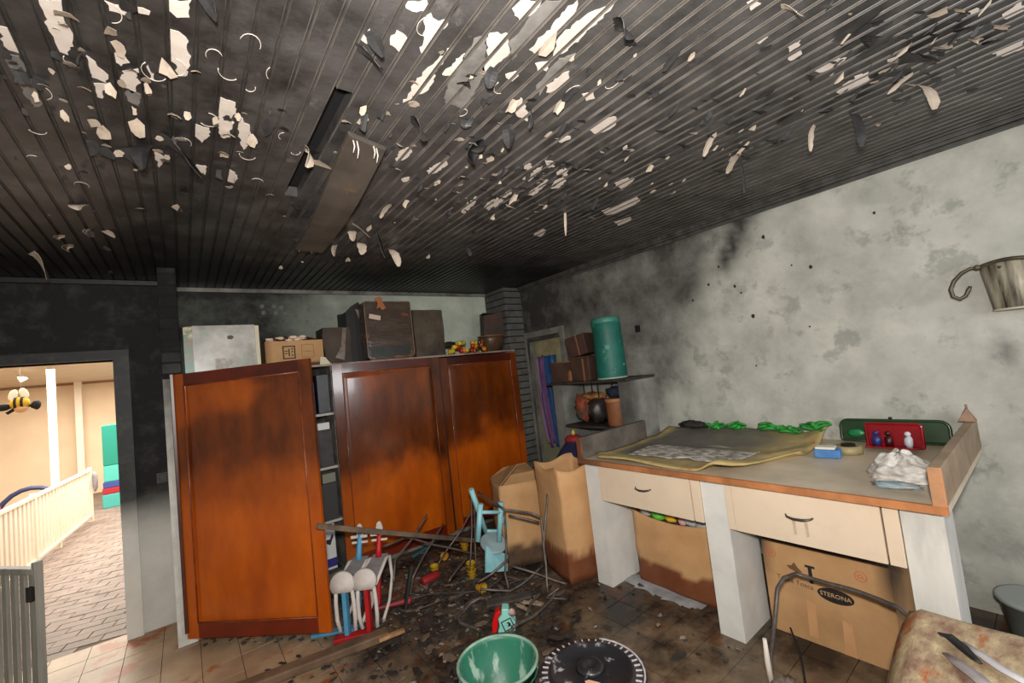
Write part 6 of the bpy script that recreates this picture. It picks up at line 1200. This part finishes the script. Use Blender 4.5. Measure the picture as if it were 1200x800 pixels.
m = MB(); m.lathe([(0, -.040), (.022, -.040), (.024, -.030), (0, -.028)], 20, 0, Matrix.Translation((.045, 0, .115)) @ Matrix.Rotation(R(-90), 4, 'X')); ob('ear_disc', m, mat('dark_red_disc', (120, 40, 50), .4, (190, 180, 176), 20, contrast=2), t)
# ash and crumbs over the floor
rr = random.Random(21); M_ash = mat('ash_crumbs', (70, 64, 60), .9, (34, 31, 29), 20); M_ash2 = mat('pale_crumbs', (150, 138, 124), .9, (92, 84, 76), 20)
deb = MB(); deb2 = MB()
for i in range(1900):
    a = rr.uniform(0, 1)
    if a < .7: x = rr.gauss(1.55, .42); y = rr.gauss(2.95, .38)
    elif a < .85: x = rr.uniform(.2, 3.0); y = rr.uniform(1.2, 3.8)
    else: x = rr.uniform(0.0, 1.0); y = rr.gauss(3.5, .25)
    if x < -.1 or y > 3.9 or x > 3.3 or (x+y < 3.75 and x < .8 and y > 3.08): continue
    if x > 2.1 and y > 2.3: continue
    s = rr.uniform(.003, .014)*(1.6 if rr.random() < .06 else 1); M = Matrix.Translation((x, y, s*.3)) @ Matrix.Rotation(rr.uniform(0, 6.28), 4, 'Z') @ Matrix.Rotation(rr.uniform(-.3, .3), 4, 'X')
    (deb if rr.random() < .86 else deb2).add([(-s*1.6, -s, 0), (s, -s*.8, 0), (s*1.3, s*.6, 0), (-s*.5, s, 0), (-s*.8, 0, s*.7), (s*.7, .1*s, s*.6)], [(0, 1, 5, 4), (1, 2, 5), (2, 3, 4, 5), (3, 0, 4)], 0, False, M)
o = ob('ash_debris', deb, M_ash, kind='stuff'); o['label'] = 'dark ash and charred crumbs strewn over the tiled floor'; o['category'] = 'debris'
o = ob('pale_debris', deb2, M_ash2, kind='stuff'); o['label'] = 'pale plaster crumbs strewn over the sooty floor'; o['category'] = 'debris'
ch = MB(); ch2 = MB()
for i in range(420):
    x = rr.gauss(1.5, .5); y = rr.gauss(2.85, .5)
    if x < .1 or y > 3.85 or x > 3.2 or y < 1.0 or (x+y < 3.75 and x < .8 and y > 3.08) or (x > 2.05 and y > 2.25): continue
    s = rr.uniform(.012, .042); n = rr.choice((5, 6, 7)); M = Matrix.Translation((x, y, .004+s*.10)) @ Matrix.Rotation(rr.uniform(0, 6.28), 4, 'Z') @ Matrix.Rotation(rr.uniform(-.25, .25), 4, 'X')
    (ch if rr.random() < .8 else ch2).prism([(s*1.5*math.cos(2*math.pi*k/n)*rr.uniform(.7, 1.1), s*.7*math.sin(2*math.pi*k/n)*rr.uniform(.7, 1.1)) for k in range(n)], 0, rr.uniform(.001, .006), 0, M)
o = ob('fallen_flakes', ch, mat('fallen_soot_flake', (64, 56, 50), .7, (30, 27, 25), 14), kind='stuff'); o['label'] = 'dark charred flakes fallen flat on the floor around the debris'; o['category'] = 'debris'
o = ob('fallen_pale_flakes', ch2, mat('fallen_pale_flake', (132, 112, 94), .8, (80, 66, 56), 14), kind='stuff'); o['label'] = 'pale brown flakes of burnt board fallen on the floor'; o['category'] = 'debris'
# spilled powder by the sack
g = grid(-1, 1, 24, -1, 1, 10, lambda u, v: (u*.33, v*.085*(1+.4*noise.noise(Vector((u*3, 0, 0)))), max(0.0, .010*(1-(abs(u)**2.5+abs(v)**2.5)))+.001))
m = MB(); keep = [f for f in g.f if sum(abs(g.v[i][0]/.33)**2.5+abs(g.v[i][1]/.085)**2.5 for i in f)/4 < 1.0]; m.v = g.v; m.f = keep; m.m = [0]*len(keep); m.sm = [True]*len(keep)
o = ob('powder_spill', m, mat('grey_white_powder', (176, 178, 182), .9, (130, 130, 132), 9), solid=0); o.location = (2.489, 1.884, 0.002); o.rotation_euler = (0, 0, R(-92)); tag(o, 'streak of grey-white powder on the floor before the wide paper sack', 'powder')
for i, (x, y) in enumerate([(1.44, 2.78), (1.62, 2.92), (1.98, 2.66), (1.30, 3.02), (1.86, 2.94)]):
    P = []; 
    for k in range(24): P.append((x+.14*math.sin(k*.31+i)*(1+.1*i), y+.11*math.cos(k*.27+i*2), .008+.02*abs(math.sin(k*.4+i))))
    m = MB(); m.tube(P, .0028, 5); o = ob('burnt_wire', m, M_tube); tag(o, ['thin burnt wire curled in the debris left of the light blue chair', 'thin burnt wire looped under the light blue chair', 'thin burnt wire by the foot of the tall paper bag', 'thin burnt wire curled behind the rocking seats', 'thin burnt wire behind the low burnt frame'][i], 'wire')

# ---------------------------------------------------------------- padded seat, straps and bent frame at the right
M_pad = mat('stained_floral_pad', (206, 188, 148), .75, (132, 98, 82), 9, 10, .007, 16, rust=(170, 100, 58), rthr=.56, rscale=5, stretch=(1, 2.2, 1), contrast=1.2)
t = thing('seat_pad', 'stained and scorched floral seat pad in the bottom right corner', 'seat', (1.9, .10, 0))
zt = .50
def padS(u, v):
    x = 1.15+1.12*u; y = -.35+(.845)*v - .0*u
    y -= .02*math.sin(u*5); e = min(u, 1-u, v, 1-v)
    z = zt-.05*(1-ss(0, .06, e))+.010*noise.noise(Vector((x*4, y*4, 1)))
    return (x-1.9, y-.10, z)
g = grid(0, 1, 40, 0, 1, 34, padS); ob('cover', g, M_pad, t, solid=.004)
m = MB(); m.box(-.74, .362, -.44, .388, zt-.14, zt-.052); ob('cushion', m, mat('scorched_side', (60, 50, 44), .8, (36, 30, 28), 9), t, .01)
for x, y in ((-.68, -.38), (.30, -.38), (-.68, .33), (.33, .33)):
    m = MB(); m.tube([(x, y, 0.002), (x, y, zt-.14)], .011, 8); ob('leg', m, M_tube, t)
def ribbon(name, label, cat, P, wds, th, mt_):
    vs = []
    for i, p in enumerate(P):
        d = Vector(P[min(i+1, len(P)-1)])-Vector(P[max(i-1, 0)]); s = Vector((-d.y, d.x, 0)).normalized()
        vs += [tuple(Vector(p)-s*wds[i]/2), tuple(Vector(p)+s*wds[i]/2)]
    m = MB(); m.add(vs, [(2*i, 2*i+1, 2*i+3, 2*i+2) for i in range(len(P)-1)], 0, True)
    o = ob(name, m, mt_, solid=th); return tag(o, label, cat)
ribbon('black_strip', 'torn black strip lying on the stained seat pad', 'strip', [(2.014, 0.387, 0.530), (2.029, 0.365, 0.524), (1.990, 0.329, 0.521), (1.950, 0.299, 0.519), (1.936, 0.283, 0.517)], [.016, .034, .034, .02, .008], .003, mat('black_strip', (24, 24, 26), .5))
ribbon('white_strip', 'white curled strip on the seat pad, upper one at the right edge', 'strip', [(2.036, 0.334, 0.514), (1.985, 0.287, 0.518), (1.936, 0.238, 0.520), (1.904, 0.179, 0.518)], [.015, .028, .030, .030], .004, mat('white_lath', (206, 204, 206), .6, (180, 176, 178), 9))
ribbon('grey_strip', 'grey-white curled strip on the seat pad below the white one', 'strip', [(1.930, 0.363, 0.516), (1.883, 0.324, 0.522), (1.845, 0.284, 0.522), (1.794, 0.239, 0.518)], [.018, .036, .040, .040], .004, mat('grey_lath', (170, 162, 162), .6, (140, 132, 132), 9))
c0 = (2.085, 1.019, 0.040)
t = frame('burnt bent steel chair frame standing before the printed carton', [
    [(c0[0], c0[1], .002), (c0[0]+.02, c0[1]-.01, .15), (2.131, 0.975, 0.324), (2.186, 0.975, 0.419), (2.254, 0.970, 0.446), (2.357, 0.955, 0.432), (2.343, 0.765, 0.437), (2.312, 0.620, 0.443), (2.291, 0.555, 0.443), (2.271, 0.522, 0.426), (2.248, 0.500, 0.372)]], .0095)
m = MB(); 
cc = Vector(t.location)
m.tube([Vector((c0[0]-.006, c0[1]-.006, .0))-cc+Vector((0, 0, .002)), Vector((c0[0]-.005, c0[1], .12))-cc, Vector((c0[0]-.003, c0[1], .22))-cc], [.014, .013, .009], 8); ob('peeling_coat', m, M_white, t)
m = MB(); m.tube([Vector((2.202, 0.950, 0.245))-cc, Vector((2.150, 0.900, 0.175))-cc, Vector((2.037, 0.850, 0.128))-cc], .004, 6); ob('dangling_cable', m, M_void, t)
m = MB(); m.blob((0, 0, 0), (.09, .04, .03), 3, .6, 4, 4); o = ob('paper_scrap', m, mat('ragged_paper', (170, 160, 150), .8, (110, 100, 92), 14)); o.location = (c0[0]-.02, c0[1]-.06, .032); tag(o, 'ragged pale paper scrap at the foot of the bent steel frame', 'paper')
t = thing('grey_basin', 'grey plastic basin at the wall, cut by the right edge of the photo', 'basin', (3.20, .235, 0.001))
m = MB(); m.lathe([(.0, 0), (.10, 0), (.105, .01), (.13, .20), (.138, .205), (.130, .21), (.10, .02), (0, .015)], 28); ob('basin_wall', m, mat('grey_basin', (110, 116, 112), .4, (84, 88, 86), 5), t)
m = MB(); m.lathe([(.128, .19), (.143, .195), (.143, .212), (.130, .214)], 28); ob('rim', m, mat('pale_basin_rim', (150, 156, 152), .4), t)
